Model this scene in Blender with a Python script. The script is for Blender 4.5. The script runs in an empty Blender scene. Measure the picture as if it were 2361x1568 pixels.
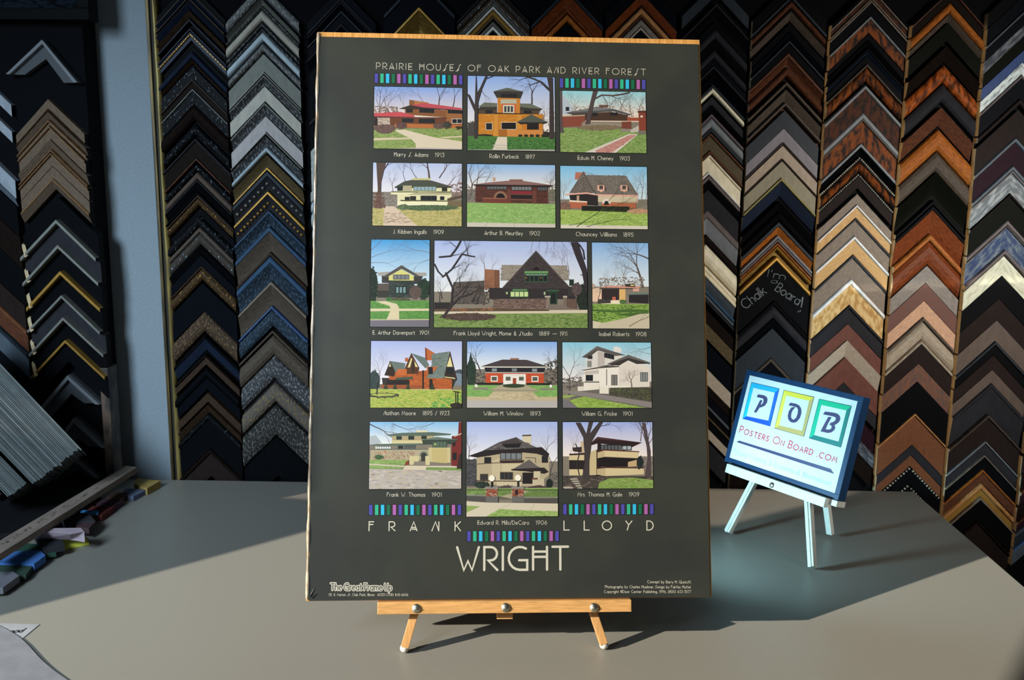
import bpy, bmesh, math, random
from mathutils import Vector, Matrix
from mathutils.geometry import tessellate_polygon

# ------------------------------------------------------------------ camera
ZC = 0.9                                   # height of the counter top
IW, IH = 2361, 1568
FPX = 2245.1                               # focal length in pixels
PITCH, YAW, ROLL = .1791, -.0194, .0096
CAMP = Vector((0, 0, ZC + .7326))
_f = Vector((math.sin(YAW)*math.cos(PITCH), math.cos(YAW)*math.cos(PITCH), -math.sin(PITCH)))
_r = Vector((math.cos(YAW), -math.sin(YAW), 0)); _u = _r.cross(_f)
CR = _r*math.cos(ROLL) + _u*math.sin(ROLL); CU = _u*math.cos(ROLL) - _r*math.sin(ROLL); CF = _f
S = bpy.context.scene
COL = S.collection
cd = bpy.data.cameras.new('camera'); cam = bpy.data.objects.new('camera', cd); COL.objects.link(cam)
cam.matrix_world = Matrix(((CR.x, CU.x, -CF.x, CAMP.x), (CR.y, CU.y, -CF.y, CAMP.y), (CR.z, CU.z, -CF.z, CAMP.z), (0, 0, 0, 1)))
cd.sensor_width = 36; cd.lens = FPX/IW*36; cd.clip_start = .02
cd.dof.use_dof = True; cd.dof.focus_distance = 1.50; cd.dof.aperture_fstop = 10
S.camera = cam

# ------------------------------------------------------------------ light
S.view_settings.view_transform = 'Standard'; S.view_settings.look = 'None'
S.view_settings.gamma = 1; S.view_settings.use_curve_mapping = False
S.view_settings.exposure = 0.0
W = bpy.data.worlds.new('world'); S.world = W; W.use_nodes = True
bg = W.node_tree.nodes['Background']; bg.inputs[0].default_value = (.62, .78, 1, 1); bg.inputs[1].default_value = .055

def lamp(name, kind, loc, tgt, color, energy, **kw):
    d = bpy.data.lights.new(name, kind); d.color = color; d.energy = energy
    for k, v in kw.items(): setattr(d, k, v)
    o = bpy.data.objects.new(name, d); COL.objects.link(o); o.location = loc
    o.rotation_euler = (Vector(tgt) - Vector(loc)).to_track_quat('-Z', 'Y').to_euler()
    return o
SAZ, SEL = math.radians(62), math.radians(22)
SUN = Vector((math.sin(SAZ)*math.cos(SEL), math.cos(SAZ)*math.cos(SEL), -math.sin(SEL)))   # direction of travel
lamp('sun', 'SUN', (-4, -2, 4), tuple(Vector((-4, -2, 4)) + SUN), (1, .93, .80), 8.8, angle=math.radians(.55))
lamp('warm_wall_fill', 'AREA', (1.65, .25, 1.60), (.90, 2.2, 1.42), (1, .94, .86), 3.4, shape='RECTANGLE', size=.5, size_y=.3, spread=math.radians(50))  # added warm fill for the right of the sample wall, no fixture there
lamp('shop_window', 'AREA', (-1.25, .10, 2.10), (-.82, 2.2, 1.05), (.66, .84, 1), 8.0, shape='RECTANGLE', size=.45, size_y=.6, spread=math.radians(70))
lamp('sign_lamp', 'SPOT', (.06, 1.62, ZC+.15), (.44, 1.725, ZC+.17), (.45, .83, 1), 19, spot_size=math.radians(82), spot_blend=.85, shadow_soft_size=.03)

# ------------------------------------------------------------------ helpers
def ray(px, py): return CF + CR*((px - IW/2)/FPX) - CU*((py - IH/2)/FPX)
def onz(px, py, z=0.0):
    d = ray(px, py); return CAMP + d*((ZC + z - CAMP.z)/d.z)
def ony(px, py, Y):
    d = ray(px, py); return CAMP + d*((Y - CAMP.y)/d.y)
def onplane(px, py, o, n):
    d = ray(px, py); return CAMP + d*(((o - CAMP).dot(n))/d.dot(n))
def lin(h, g=1.0):
    h = h.lstrip('#'); out = []
    for i in (0, 2, 4):
        c = int(h[i:i+2], 16)/255
        c = c/12.92 if c <= .04045 else ((c + .055)/1.055)**2.4
        out.append(min(.9, c*g))
    return out
def tag(o, label=None, cat=None, group=None, kind=None):
    if label: o['label'] = label
    if cat: o['category'] = cat
    if group: o['group'] = group
    if kind: o['kind'] = kind
    return o
def empty(name, M):
    o = bpy.data.objects.new(name, None); COL.objects.link(o); o.empty_display_size = .05
    o.matrix_world = M; return o
def mobj(name, me, mats, parent=None):
    for m in (mats if isinstance(mats, (list, tuple)) else [mats]): me.materials.append(m)
    o = bpy.data.objects.new(name, me); COL.objects.link(o)
    if parent: o.parent = parent
    return o
def bobj(name, bm, mats, parent=None, smooth=False):
    bmesh.ops.recalc_face_normals(bm, faces=bm.faces)
    me = bpy.data.meshes.new(name); bm.to_mesh(me); bm.free()
    if smooth:
        for p in me.polygons: p.use_smooth = True
    return mobj(name, me, mats, parent)
def frame_matrix(o, x, y, z): return Matrix(((x.x, y.x, z.x, o.x), (x.y, y.y, z.y, o.y), (x.z, y.z, z.z, o.z), (0, 0, 0, 1)))
X3, Y3, Z3 = Vector((1, 0, 0)), Vector((0, 1, 0)), Vector((0, 0, 1))
def box(bm, x, y, z, M=None, bev=0.0, mi=0):
    vs = [Vector((a, b, c)) for a in x for b in y for c in z]
    if M is not None: vs = [M @ v for v in vs]
    v = [bm.verts.new(p) for p in vs]
    fs = [bm.faces.new([v[i] for i in q]) for q in ((0, 1, 3, 2), (4, 6, 7, 5), (0, 4, 5, 1), (2, 3, 7, 6), (0, 2, 6, 4), (1, 5, 7, 3))]
    for f in fs: f.material_index = mi
    if bev:
        es = list({e for f in fs for e in f.edges})
        r = bmesh.ops.bevel(bm, geom=es, offset=bev, segments=2, affect='EDGES', profile=.6)
        for f in r['faces']: f.material_index = mi
def bar(bm, a, b, w, d, up, bev=0.0, mi=0, ext=0.0):
    """square bar from a to b; w across, d along 'up'"""
    ax = (b - a).normalized(); n = (up - ax*up.dot(ax)).normalized(); s = ax.cross(n)
    L = (b - a).length
    box(bm, (-w/2, w/2), (-d/2, d/2), (-ext, L + ext), frame_matrix(a, s, n, ax), bev, mi)
def prism(bm, pts, dv, mi=0):
    """polygon (3D points) pushed along dv"""
    a = [bm.verts.new(p) for p in pts]; b = [bm.verts.new(p + dv) for p in pts]; n = len(a)
    fs = [bm.faces.new(a), bm.faces.new(b[::-1])] + [bm.faces.new((a[i], a[(i+1) % n], b[(i+1) % n], b[i])) for i in range(n)]
    for f in fs: f.material_index = mi
    return fs
def sphere(bm, c, r, sc=(1, 1, 1), seg=12, rings=8, mi=0, M=None):
    m = Matrix.Translation(c) @ (M if M else Matrix()) @ Matrix.Diagonal((sc[0], sc[1], sc[2], 1))
    r = bmesh.ops.create_uvsphere(bm, u_segments=seg, v_segments=rings, radius=r, matrix=m)
    for f in {f for v in r['verts'] for f in v.link_faces}: f.material_index = mi

# ------------------------------------------------------------------ materials
def nn(nt, t, **kw):
    n = nt.nodes.new(t)
    for k, v in kw.items():
        if k in n.inputs.keys(): n.inputs[k].default_value = v
        else: setattr(n, k, v)
    return n
def mat(name, c, rough=.5, metal=0.0, spec=.5, c2=None, scale=40, stretch=(1, 1, 1), lo=.4, hi=.6, bump=0.0, bscale=None, uv=False, coat=0.0, detail=4):
    """procedural surface: c and c2 mixed by a stretched noise between lo and hi"""
    m = bpy.data.materials.new(name); m.use_nodes = True; nt = m.node_tree; b = nt.nodes['Principled BSDF']
    b.inputs['Roughness'].default_value = rough; b.inputs['Metallic'].default_value = metal
    b.inputs['Specular IOR Level'].default_value = spec; b.inputs['Coat Weight'].default_value = coat; b.inputs['Coat Roughness'].default_value = .12
    tc = nn(nt, 'ShaderNodeTexCoord'); mp = nn(nt, 'ShaderNodeMapping'); mp.inputs['Scale'].default_value = stretch
    nt.links.new(tc.outputs['UV' if uv else 'Object'], mp.inputs['Vector'])
    nz = nn(nt, 'ShaderNodeTexNoise', Scale=scale, Detail=detail); nt.links.new(mp.outputs[0], nz.inputs['Vector'])
    rp = nn(nt, 'ShaderNodeValToRGB'); e = rp.color_ramp.elements
    e[0].position = lo; e[1].position = hi
    c2 = c2 if c2 is not None else [x*.88 for x in c]
    e[0].color = (*c, 1); e[1].color = (*c2, 1)
    nt.links.new(nz.outputs['Fac'], rp.inputs[0]); nt.links.new(rp.outputs[0], b.inputs['Base Color'])
    if bump:
        n2 = nz
        if bscale:
            n2 = nn(nt, 'ShaderNodeTexNoise', Scale=bscale, Detail=3); nt.links.new(mp.outputs[0], n2.inputs['Vector'])
        bp = nn(nt, 'ShaderNodeBump', Strength=min(1, bump), Distance=.004 if bump > .3 else .001)
        nt.links.new(n2.outputs['Fac'], bp.inputs['Height']); nt.links.new(bp.outputs[0], b.inputs['Normal'])
    return m
def wood(name, h, g=1.0, rough=.5, k=.62, spec=.4, coat=0.0, stretch=(1, 1, 1), scale=60, uv=False):
    c = lin(h, g); return mat(name, c, rough, 0, spec, [x*k for x in c], scale, stretch, .35, .68, .12, None, uv, coat)
M = {}
M['wall'] = mat('grey_wall_paint', lin('#8f9ba3', 1.0), .8, spec=.2, scale=300, bump=.05)
M['panel'] = mat('black_panel_felt', lin('#0c0d10'), .95, spec=.1, scale=400, bump=.1)
M['floor'] = mat('dark_floor', lin('#2a2724'), .8, spec=.2, scale=30)
M['laminate'] = mat('grey_laminate', lin('#88857c'), .42, spec=.4, c2=lin('#827f77'), scale=500, bump=.02)
M['cabinet'] = mat('dark_cabinet', lin('#1b1a1a'), .7, spec=.2)
M['pine'] = wood('pine_easel', '#d9a468', .9, .42, .72, .4, 0, (14, 14, 1.6), 22)
M['pineX'] = wood('pine_ledge', '#dba667', .9, .42, .72, .4, 0, (1.6, 14, 14), 22)
M['chrome'] = mat('zinc_screw', lin('#d8d2bc'), .36, 1, c2=lin('#b4b2a6'), scale=30)
M['rubber'] = mat('white_plastic_foot', lin('#cfccc4'), .4)
M['kraft'] = mat('corrugated_board', lin('#d09a58'), .8, spec=.2, c2=lin('#b5803f'), scale=30, stretch=(16, 1, 1), lo=.4, hi=.6, bump=.3)
M['film'] = mat('shrink_wrap', lin('#8d7f6c'), .10, spec=1.0, c2=lin('#cbb79c'), scale=60, stretch=(1, 1, .6), coat=1, bump=.35, bscale=45)
M['alu'] = mat('pale_painted_wood', lin('#dcdcd2'), .4, c2=lin('#d2d3c8'), scale=30, stretch=(8, 8, .8))
M['navy'] = mat('navy_frame', lin('#12395f'), .5, spec=.35)
M['raw'] = wood('raw_wood_end', '#e8cfa6', 1.1, .8, .8, .2, 0, (1, 1, 1), 120)
M['chalk'] = mat('white_chalk', lin('#8f9699'), .95, spec=.1, c2=lin('#4a4f52'), scale=700, lo=.45, hi=.6)
M['ink'] = mat('dark_ink', lin('#23262a'), .6, spec=.2)
M['paper'] = mat('white_paper', lin('#d8d6d6'), .7, spec=.25)
def printmat(name, rough, coat):
    m = bpy.data.materials.new(name); m.use_nodes = True; nt = m.node_tree; b = nt.nodes['Principled BSDF']
    a = nn(nt, 'ShaderNodeVertexColor', layer_name='Col'); nt.links.new(a.outputs['Color'], b.inputs['Base Color'])
    b.inputs['Roughness'].default_value = rough; b.inputs['Specular IOR Level'].default_value = .4
    b.inputs['Coat Weight'].default_value = coat; b.inputs['Coat Roughness'].default_value = .2
    return m
M['print'] = printmat('printed_ink', .45, .0)
# ------------------------------------------------------------------ the setting
YW = 2.207                                  # back wall
def struct(name, bm, m): return tag(bobj(name, bm, m), kind='structure')
bm = bmesh.new(); box(bm, (-3.2, 3.6), (-2.6, YW+.1), (-.06, 0)); struct('floor', bm, M['floor'])
bm = bmesh.new(); box(bm, (-1.82, 3.6), (YW, YW+.1), (0, 3.6)); struct('wall_back', bm, M['wall'])
# added unseen wall at left, its openings cut to shape the sun patches
XL = -1.75
def back(p):
    t = (p.x - XL)/SUN.x; return p - SUN*t
PO = Vector((-.0236, 1.3833, ZC+.0834)); PYW, PLN, PTL = .0733, .2819, -.0042
_a = Vector((math.cos(PYW), math.sin(PYW), 0)); _b = Vector((-math.sin(PYW), math.cos(PYW), 0))
_up = Z3*math.cos(PLN) + _b*math.sin(PLN)
PA = _a*math.cos(PTL) + _up*math.sin(PTL); PU = _up*math.cos(PTL) - _a*math.sin(PTL); PIN = PU.cross(PA)   # right, up, inwards
PW, PH = .61, .879
targets = [Vector((-1.33, 1.02, ZC)), Vector((-.29, 1.998, ZC)), Vector((.20, 1.686, ZC)),
           PO - PA*(PW/2+.001) + PU*(PH+.016), PO + PA*(PW/2+.02) + PU*(PH+.016), Vector((.97, 1.83, ZC)),
           onz(2420, 1380), onz(2330, 1568), onz(2300, 1640), Vector((-1.4, .55, ZC))]
hole = [back(p) for p in targets]
hole2 = [back(p) for p in (Vector((-.657, 2.065, ZC)), Vector((-.27, 2.012, ZC)), Vector((.400, 1.920, ZC)), Vector((.757, 2.154, ZC)), Vector((-.657, 2.156, ZC)))]
outer = [Vector((XL, -2.6, 0)), Vector((XL, YW, 0)), Vector((XL, YW, 3.6)), Vector((XL, -2.6, 3.6))]
TH = .07
bm = bmesh.new()
i0 = outer + hole + hole2
sh = SUN*(TH/SUN.x)
o0 = [p - Vector((TH, 0, 0)) for p in outer] + [p - sh for p in hole + hole2]
vi = [bm.verts.new(p) for p in i0]; vo = [bm.verts.new(p) for p in o0]
for t in tessellate_polygon([outer, hole, hole2]):
    bm.faces.new([vi[k] for k in t]); bm.faces.new([vo[k] for k in t][::-1])
for lo, hi in ((0, 4), (4, 4+len(hole)), (4+len(hole), len(i0))):
    n = hi - lo
    for k in range(n):
        a, b = lo + k, lo + (k+1) % n
        bm.faces.new((vi[a], vi[b], vo[b], vo[a]))
struct('wall_left', bm, M['wall'])
# added unseen pane that dims the sun through the second opening
mt = bpy.data.materials.new('sun_dimmer_tint'); mt.use_nodes = True; nt = mt.node_tree; nt.nodes.remove(nt.nodes['Principled BSDF'])
tr = nn(nt, 'ShaderNodeBsdfTransparent'); tr.inputs[0].default_value = (.62, .57, .55, 1); gs = nn(nt, 'ShaderNodeBsdfGlossy'); gs.inputs['Roughness'].default_value = .05; mx = nn(nt, 'ShaderNodeMixShader'); mx.inputs[0].default_value = .06
nt.links.new(tr.outputs[0], mx.inputs[1]); nt.links.new(gs.outputs[0], mx.inputs[2]); nt.links.new(mx.outputs[0], nt.nodes['Material Output'].inputs['Surface'])
bm = bmesh.new(); c_ = sum(hole2, Vector())/len(hole2); vs_ = [bm.verts.new(c_ + (p - c_)*1.02 - sh*.5) for p in hole2]; bm.faces.new(vs_); struct('sun_dimmer_pane', bm, mt)

# counter
ct = empty('counter', Matrix.Translation((-.43, 1.4, 0)))
tag(ct, 'grey laminate counter carrying the poster easel, its right corner cut by sunlight', 'counter')
def child_bm(name, bm, m, root, smooth=False):
    """mesh given in world coordinates, parented to root"""
    o = bobj(name, bm, m, None, smooth); o.parent = root; o.matrix_parent_inverse = root.matrix_world.inverted(); return o
bm = bmesh.new(); box(bm, (-1.73, .884), (.62, 2.159), (ZC-.035, ZC), None, .0015); child_bm('worktop', bm, M['laminate'], ct)
bm = bmesh.new(); box(bm, (-1.70, .84), (.70, 2.14), (0, ZC-.035)); child_bm('cabinet', bm, M['cabinet'], ct)

# black display panels on the wall
bm = bmesh.new(); box(bm, (-.812, 1.75), (2.192, 2.198), (.35, 3.0)); o = bobj('display_panel', bm, M['panel'])
tag(o, 'large black display panel behind the poster, right of the gilded strip', 'display panel')
# gilded strip
r = empty('gilded_strip', Matrix.Translation((-.823, 2.19, ZC)))
tag(r, 'tall gilded moulding strip standing between the grey wall and the black panel', 'moulding')
M['gilt'] = mat('gilt', lin('#8f7d45', 1.1), .4, .3, c2=lin('#75653a', 1.0), scale=20, stretch=(3, 3, .6), bump=.1)
M['giltd'] = mat('dull_gilt', lin('#7a6636'), .5, .3, c2=lin('#2e2614'), scale=20, stretch=(8, 8, .3))
M['groove'] = mat('dark_groove', lin('#17140f'), .7)
bm = bmesh.new(); box(bm, (-.837, -.824), (2.178, 2.199), (ZC-.03, 3.0)); child_bm('groove', bm, M['groove'], r)
bm = bmesh.new(); box(bm, (-.8385, -.8315), (2.172, 2.19), (ZC-.03, 3.0), None, .001); child_bm('outer_fillet', bm, M['giltd'], r)
bm = bmesh.new()
n = 60
prof = [(-.825, 2.19), (-.8245, 2.172), (-.821, 2.166), (-.816, 2.168), (-.8135, 2.176), (-.813, 2.19)]
rows = []
for k in range(n+1):
    z = ZC - .03 + k*(2.1/n); w = .0009*math.sin(k*1.7) + .0012*math.sin(k*.53)
    rows.append([bm.verts.new((x + (w if x > -.82 else 0), y, z)) for x, y in prof])
for k in range(n):
    for j in range(len(prof)-1): bm.faces.new((rows[k][j], rows[k][j+1], rows[k+1][j+1], rows[k+1][j]))
child_bm('gilt_bead', bm, M['gilt'], r, True)
# ------------------------------------------------------------------ stroke lettering
G = {}
def gl(s):
    for ln in s.strip().split('\n'):
        ch, w, d = ln.split(None, 2); yield ch, (float(w), d)
DECO = dict(gl('''
A 6.4 0,0 3.2,10 6.4,0|1.1,3.6 5.2,3.6|1.9,1.7 5.8,1.7
B 5.4 2.8,0 0,0 0,10 2.6,10|a 2.6 7.6 2.3 2.4 90 -90|1,5.2 2.8,5.2|a 2.8 2.6 2.6 2.6 90 -90
C 8 a 4.6 5 4.6 5 52 308
D 6.6 2.2,0 0,0 0,10 2.2,10|a 2.2 5 4.2 5 90 -90
E 5 5,10 0,10 0,0 5,0|0,5.9 4.2,5.9|0,4 4.2,4
F 5 5,10 0,10 0,0|0,7 4.2,7
G 8.4 a 5 5 5 5 58 270|5,0 8.2,0 8.2,4.2 4.6,4.2
H 6.2 0,0 0,10|6.2,0 6.2,10|0,7.9 6.2,7.9|0,5.6 6.2,5.6
I .2 0,0 0,10
J 3 3,10 3,2|a 1.2 2 1.8 2 0 -120
K 5.4 0,0 0,10|5.2,10 0,4.2|1.5,5.8 5.4,0
L 4.6 0,10 0,0 4.6,0
M 8 0,0 1.2,10 4,3 6.8,10 8,0
N 6 0,0 3,10 5.9,0|5.9,0 5.9,10
O 10 a 5 5 5 5 0 360
P 5.6 0,0 0,10 2.8,10|a 2.8 7 2.8 3 90 -90|2.8,4 1.4,4
R 5.8 0,0 0,10 2.8,10|a 2.8 7.1 2.8 2.9 90 -90|2.8,4.2 1.6,4.2 5.8,0
S 6.4 7,10.2 5.8,10 5,9 4.2,5.5 3.4,1.4 2.5,0 1,-.5 -.2,-.4|1.6,-.4 2.4,2.5 3,2.5
T 7 0,10 7,10|3.5,10 3.5,0
U 6 0,10 0,3|a 3 3 3 3 180 360|6,3 6,10
V 6.4 0,10 3.2,0 6.4,10
W 9.6 0,10 3,0 4.8,4 6.6,0 9.6,10
Y 6.4 0,10 3,5.6 6.4,10|3,5.6 1.4,0
Z 6 0,10 6,10 0,0 6,0
a 5.2 a 2.6 3 2.6 3 0 360|5.2,6 5.2,0
b 5.2 0,10 0,0|a 2.6 3 2.6 3 0 360
c 4.4 a 2.6 3 2.6 3 48 312
d 5.2 5.2,10 5.2,0|a 2.6 3 2.6 3 0 360
e 5.2 .3,3.3 5.1,3.3|a 2.6 3 2.6 3 6 318
f 3.2 1.3,0 1.3,8.2|a 2.9 8.2 1.6 1.8 180 60|0,6 3.2,6
g 5.2 a 2.6 3 2.6 3 0 360|5.2,6 5.2,-.8|a 2.8 -.8 2.4 2.2 0 -150
h 4.6 0,10 0,0|a 2.3 3.7 2.3 2.3 180 0|4.6,3.7 4.6,0
i .2 0,6 0,0|0,8.3 0,8.7
j 1 .6,6 .6,-1.6|a -.6 -1.6 1.2 1.4 0 -110|.6,8.3 .6,8.7
k 4.2 0,10 0,0|4,6 0,2.5|1.1,3.6 4.3,0
l .2 0,10 0,0
m 7.6 0,6 0,0|a 1.9 4 1.9 2 180 0|3.8,4 3.8,0|a 5.7 4 1.9 2 180 0|7.6,4 7.6,0
n 4.6 0,6 0,0|a 2.3 3.7 2.3 2.3 180 0|4.6,3.7 4.6,0
o 5.4 a 2.7 3 2.7 3 0 360
p 5.2 0,6 0,-3|a 2.6 3 2.6 3 0 360
r 2.8 0,6 0,0|a 2 3.8 2 2.2 180 65
s 3.4 3.4,5.3 2.4,6 1.1,5.9 .4,5 .7,3.9 2.6,2.6 3.2,1.6 2.7,.4 1.5,0 .1,.6
t 3 1.2,9 1.2,1.4|a 2.5 1.4 1.3 1.4 180 285|0,6 2.9,6
u 4.6 0,6 0,2.3|a 2.3 2.3 2.3 2.3 180 360|4.6,6 4.6,0
v 4.6 0,6 2.3,0 4.6,6
w 7 0,6 2.1,0 3.5,3.6 4.9,0 7,6
x 4.4 0,6 4.4,0|0,0 4.4,6
y 4.8 0,6 2.4,0|4.8,6 1.2,-3
z 4.2 0,6 4.2,6 0,0 4.2,0
0 6 a 3 5 3 5 0 360
1 1.4 0,8.4 1.3,10 1.3,0
2 5.2 a 2.6 7.4 2.5 2.6 170 -35|4.6,6 0,0 5.2,0
3 5 0,10 4.8,10 2,6|a 2.2 3 2.6 3 95 -140
4 5.6 4.2,0 4.2,10 0,3 5.6,3
5 5 4.6,10 .9,10 .4,5.4|a 2.2 3.1 2.7 3.1 125 -145
6 5.4 a 2.7 3 2.7 3 0 360|.15,3.6 2.2,8.4 4,10
7 5 0,10 5,10 1.6,0
8 5.2 a 2.6 7.6 2.1 2.4 0 360|a 2.6 2.6 2.6 2.6 0 360
9 5.4 a 2.7 7 2.7 3 0 360|5.25,6.4 3.2,1.6 1.4,0
. .3 0,0 0,.4
, .5 .4,.5 0,-1.4
/ 3.6 0,-1 3.6,10
( 2 a 3 4.2 3 6.4 125 235
) 2 a -1 4.2 3 6.4 55 -55
- 3 0,4 3,4
_ 10 0,4.2 10,4.2
& 6.2 6,0 1.6,7 1.6,8.8 2.8,10 4,8.9 3.8,7.4 .5,4 .2,2 1.2,.3 3,0 4.8,1.2 6,4.4
~ 7 a 3.5 5 3.6 4.4 0 360|a 3.5 5 1.7 2 45 315
! 1 .6,10 .3,3|.1,0 .1,.5
' .4 .2,10 0,7.6
'''))
PLAIN = dict(DECO); PLAIN.update(gl('''
A 6.2 0,0 3.1,10 6.2,0|1,3.4 5.2,3.4
E 4.6 4.6,10 0,10 0,0 4.6,0|0,5.2 4,5.2
H 6 0,0 0,10|6,0 6,10|0,5.2 6,5.2
N 6 0,0 0,10 6,0 6,10
S 5 4.6,8.8 3.6,9.8 2.2,10 .8,9.2 .4,7.6 1,6.2 3.8,4.2 4.8,2.6 4.2,.9 2.8,0 1.2,.2 0,1.2
R 5.4 0,0 0,10 2.6,10|a 2.6 7.4 2.6 2.6 90 -90|2.6,4.8 0,4.8|2.2,4.8 5.4,0
P 5.2 0,0 0,10 2.4,10|a 2.4 7.3 2.7 2.7 90 -90|2.4,4.6 0,4.6
F 4.6 4.6,10 0,10 0,0|0,5.2 4,5.2
B 5.2 2.4,0 0,0 0,10 2.4,10|a 2.4 7.6 2.3 2.4 90 -90|0,5.2 2.6,5.2|a 2.6 2.6 2.6 2.6 90 -90
'''))
def glyph(font, ch):
    w, d = font[ch]; out = []
    for s in d.split('|'):
        if s[0] == 'a':
            _, cx, cy, rx, ry, a0, a1 = s.split(); cx, cy, rx, ry, a0, a1 = map(float, (cx, cy, rx, ry, a0, a1))
            n = max(4, int(abs(a1-a0)/18))
            out.append([(cx + rx*math.cos(math.radians(a0+(a1-a0)*i/n)), cy + ry*math.sin(math.radians(a0+(a1-a0)*i/n))) for i in range(n+1)])
        else: out.append([tuple(map(float, q.split(','))) for q in s.split()])
    return w, out
def layout(font, text, track=2.2, space=5.5, small=None):
    """strokes in glyph units; small = scale of lower-case drawn as small capitals"""
    x = 0; res = []
    for ch in text:
        if ch == ' ': x += space; continue
        k = 1.0; c = ch
        if small and ch.islower(): k = small; c = ch.upper()
        w, st = glyph(font, c)
        for s in st: res.append([(x + p[0]*k, p[1]*k) for p in s])
        x += w*k + track
    return res, x - track
def ribbon(st, hw):
    """outline polygons of a stroke with mitred joints and round ends"""
    n = len(st)
    if n == 1: return []
    closed = n > 3 and math.hypot(st[0][0]-st[-1][0], st[0][1]-st[-1][1]) < 1e-6
    L = []; R = []
    for i in range(n):
        p = st[i]
        a = st[i-1] if i else (st[-2] if closed else None); b = st[i+1] if i < n-1 else (st[1] if closed else None)
        d1 = d2 = None
        if a: l = math.hypot(p[0]-a[0], p[1]-a[1]) or 1; d1 = ((p[0]-a[0])/l, (p[1]-a[1])/l)
        if b: l = math.hypot(b[0]-p[0], b[1]-p[1]) or 1; d2 = ((b[0]-p[0])/l, (b[1]-p[1])/l)
        d1 = d1 or d2; d2 = d2 or d1
        nx, ny = -(d1[1]+d2[1]), d1[0]+d2[0]; l = math.hypot(nx, ny)
        if l < .3: nx, ny, k = -d1[1], d1[0], 1
        else:
            nx /= l; ny /= l; c = nx*-d1[1] + ny*d1[0]; k = min(1.6, 1/max(c, .3))
        L.append((p[0]+nx*hw*k, p[1]+ny*hw*k)); R.append((p[0]-nx*hw*k, p[1]-ny*hw*k))
    polys = [[R[i], R[i+1], L[i+1], L[i]] for i in range(n-1)]
    if not closed:
        for p, q in ((st[0], st[1]), (st[-1], st[-2])):
            a = math.atan2(p[1]-q[1], p[0]-q[0])
            polys.append([(p[0]+hw*math.cos(a+t), p[1]+hw*math.sin(a+t)) for t in (-math.pi/2, -math.pi/4, 0, math.pi/4, math.pi/2)])
    return polys

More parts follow.
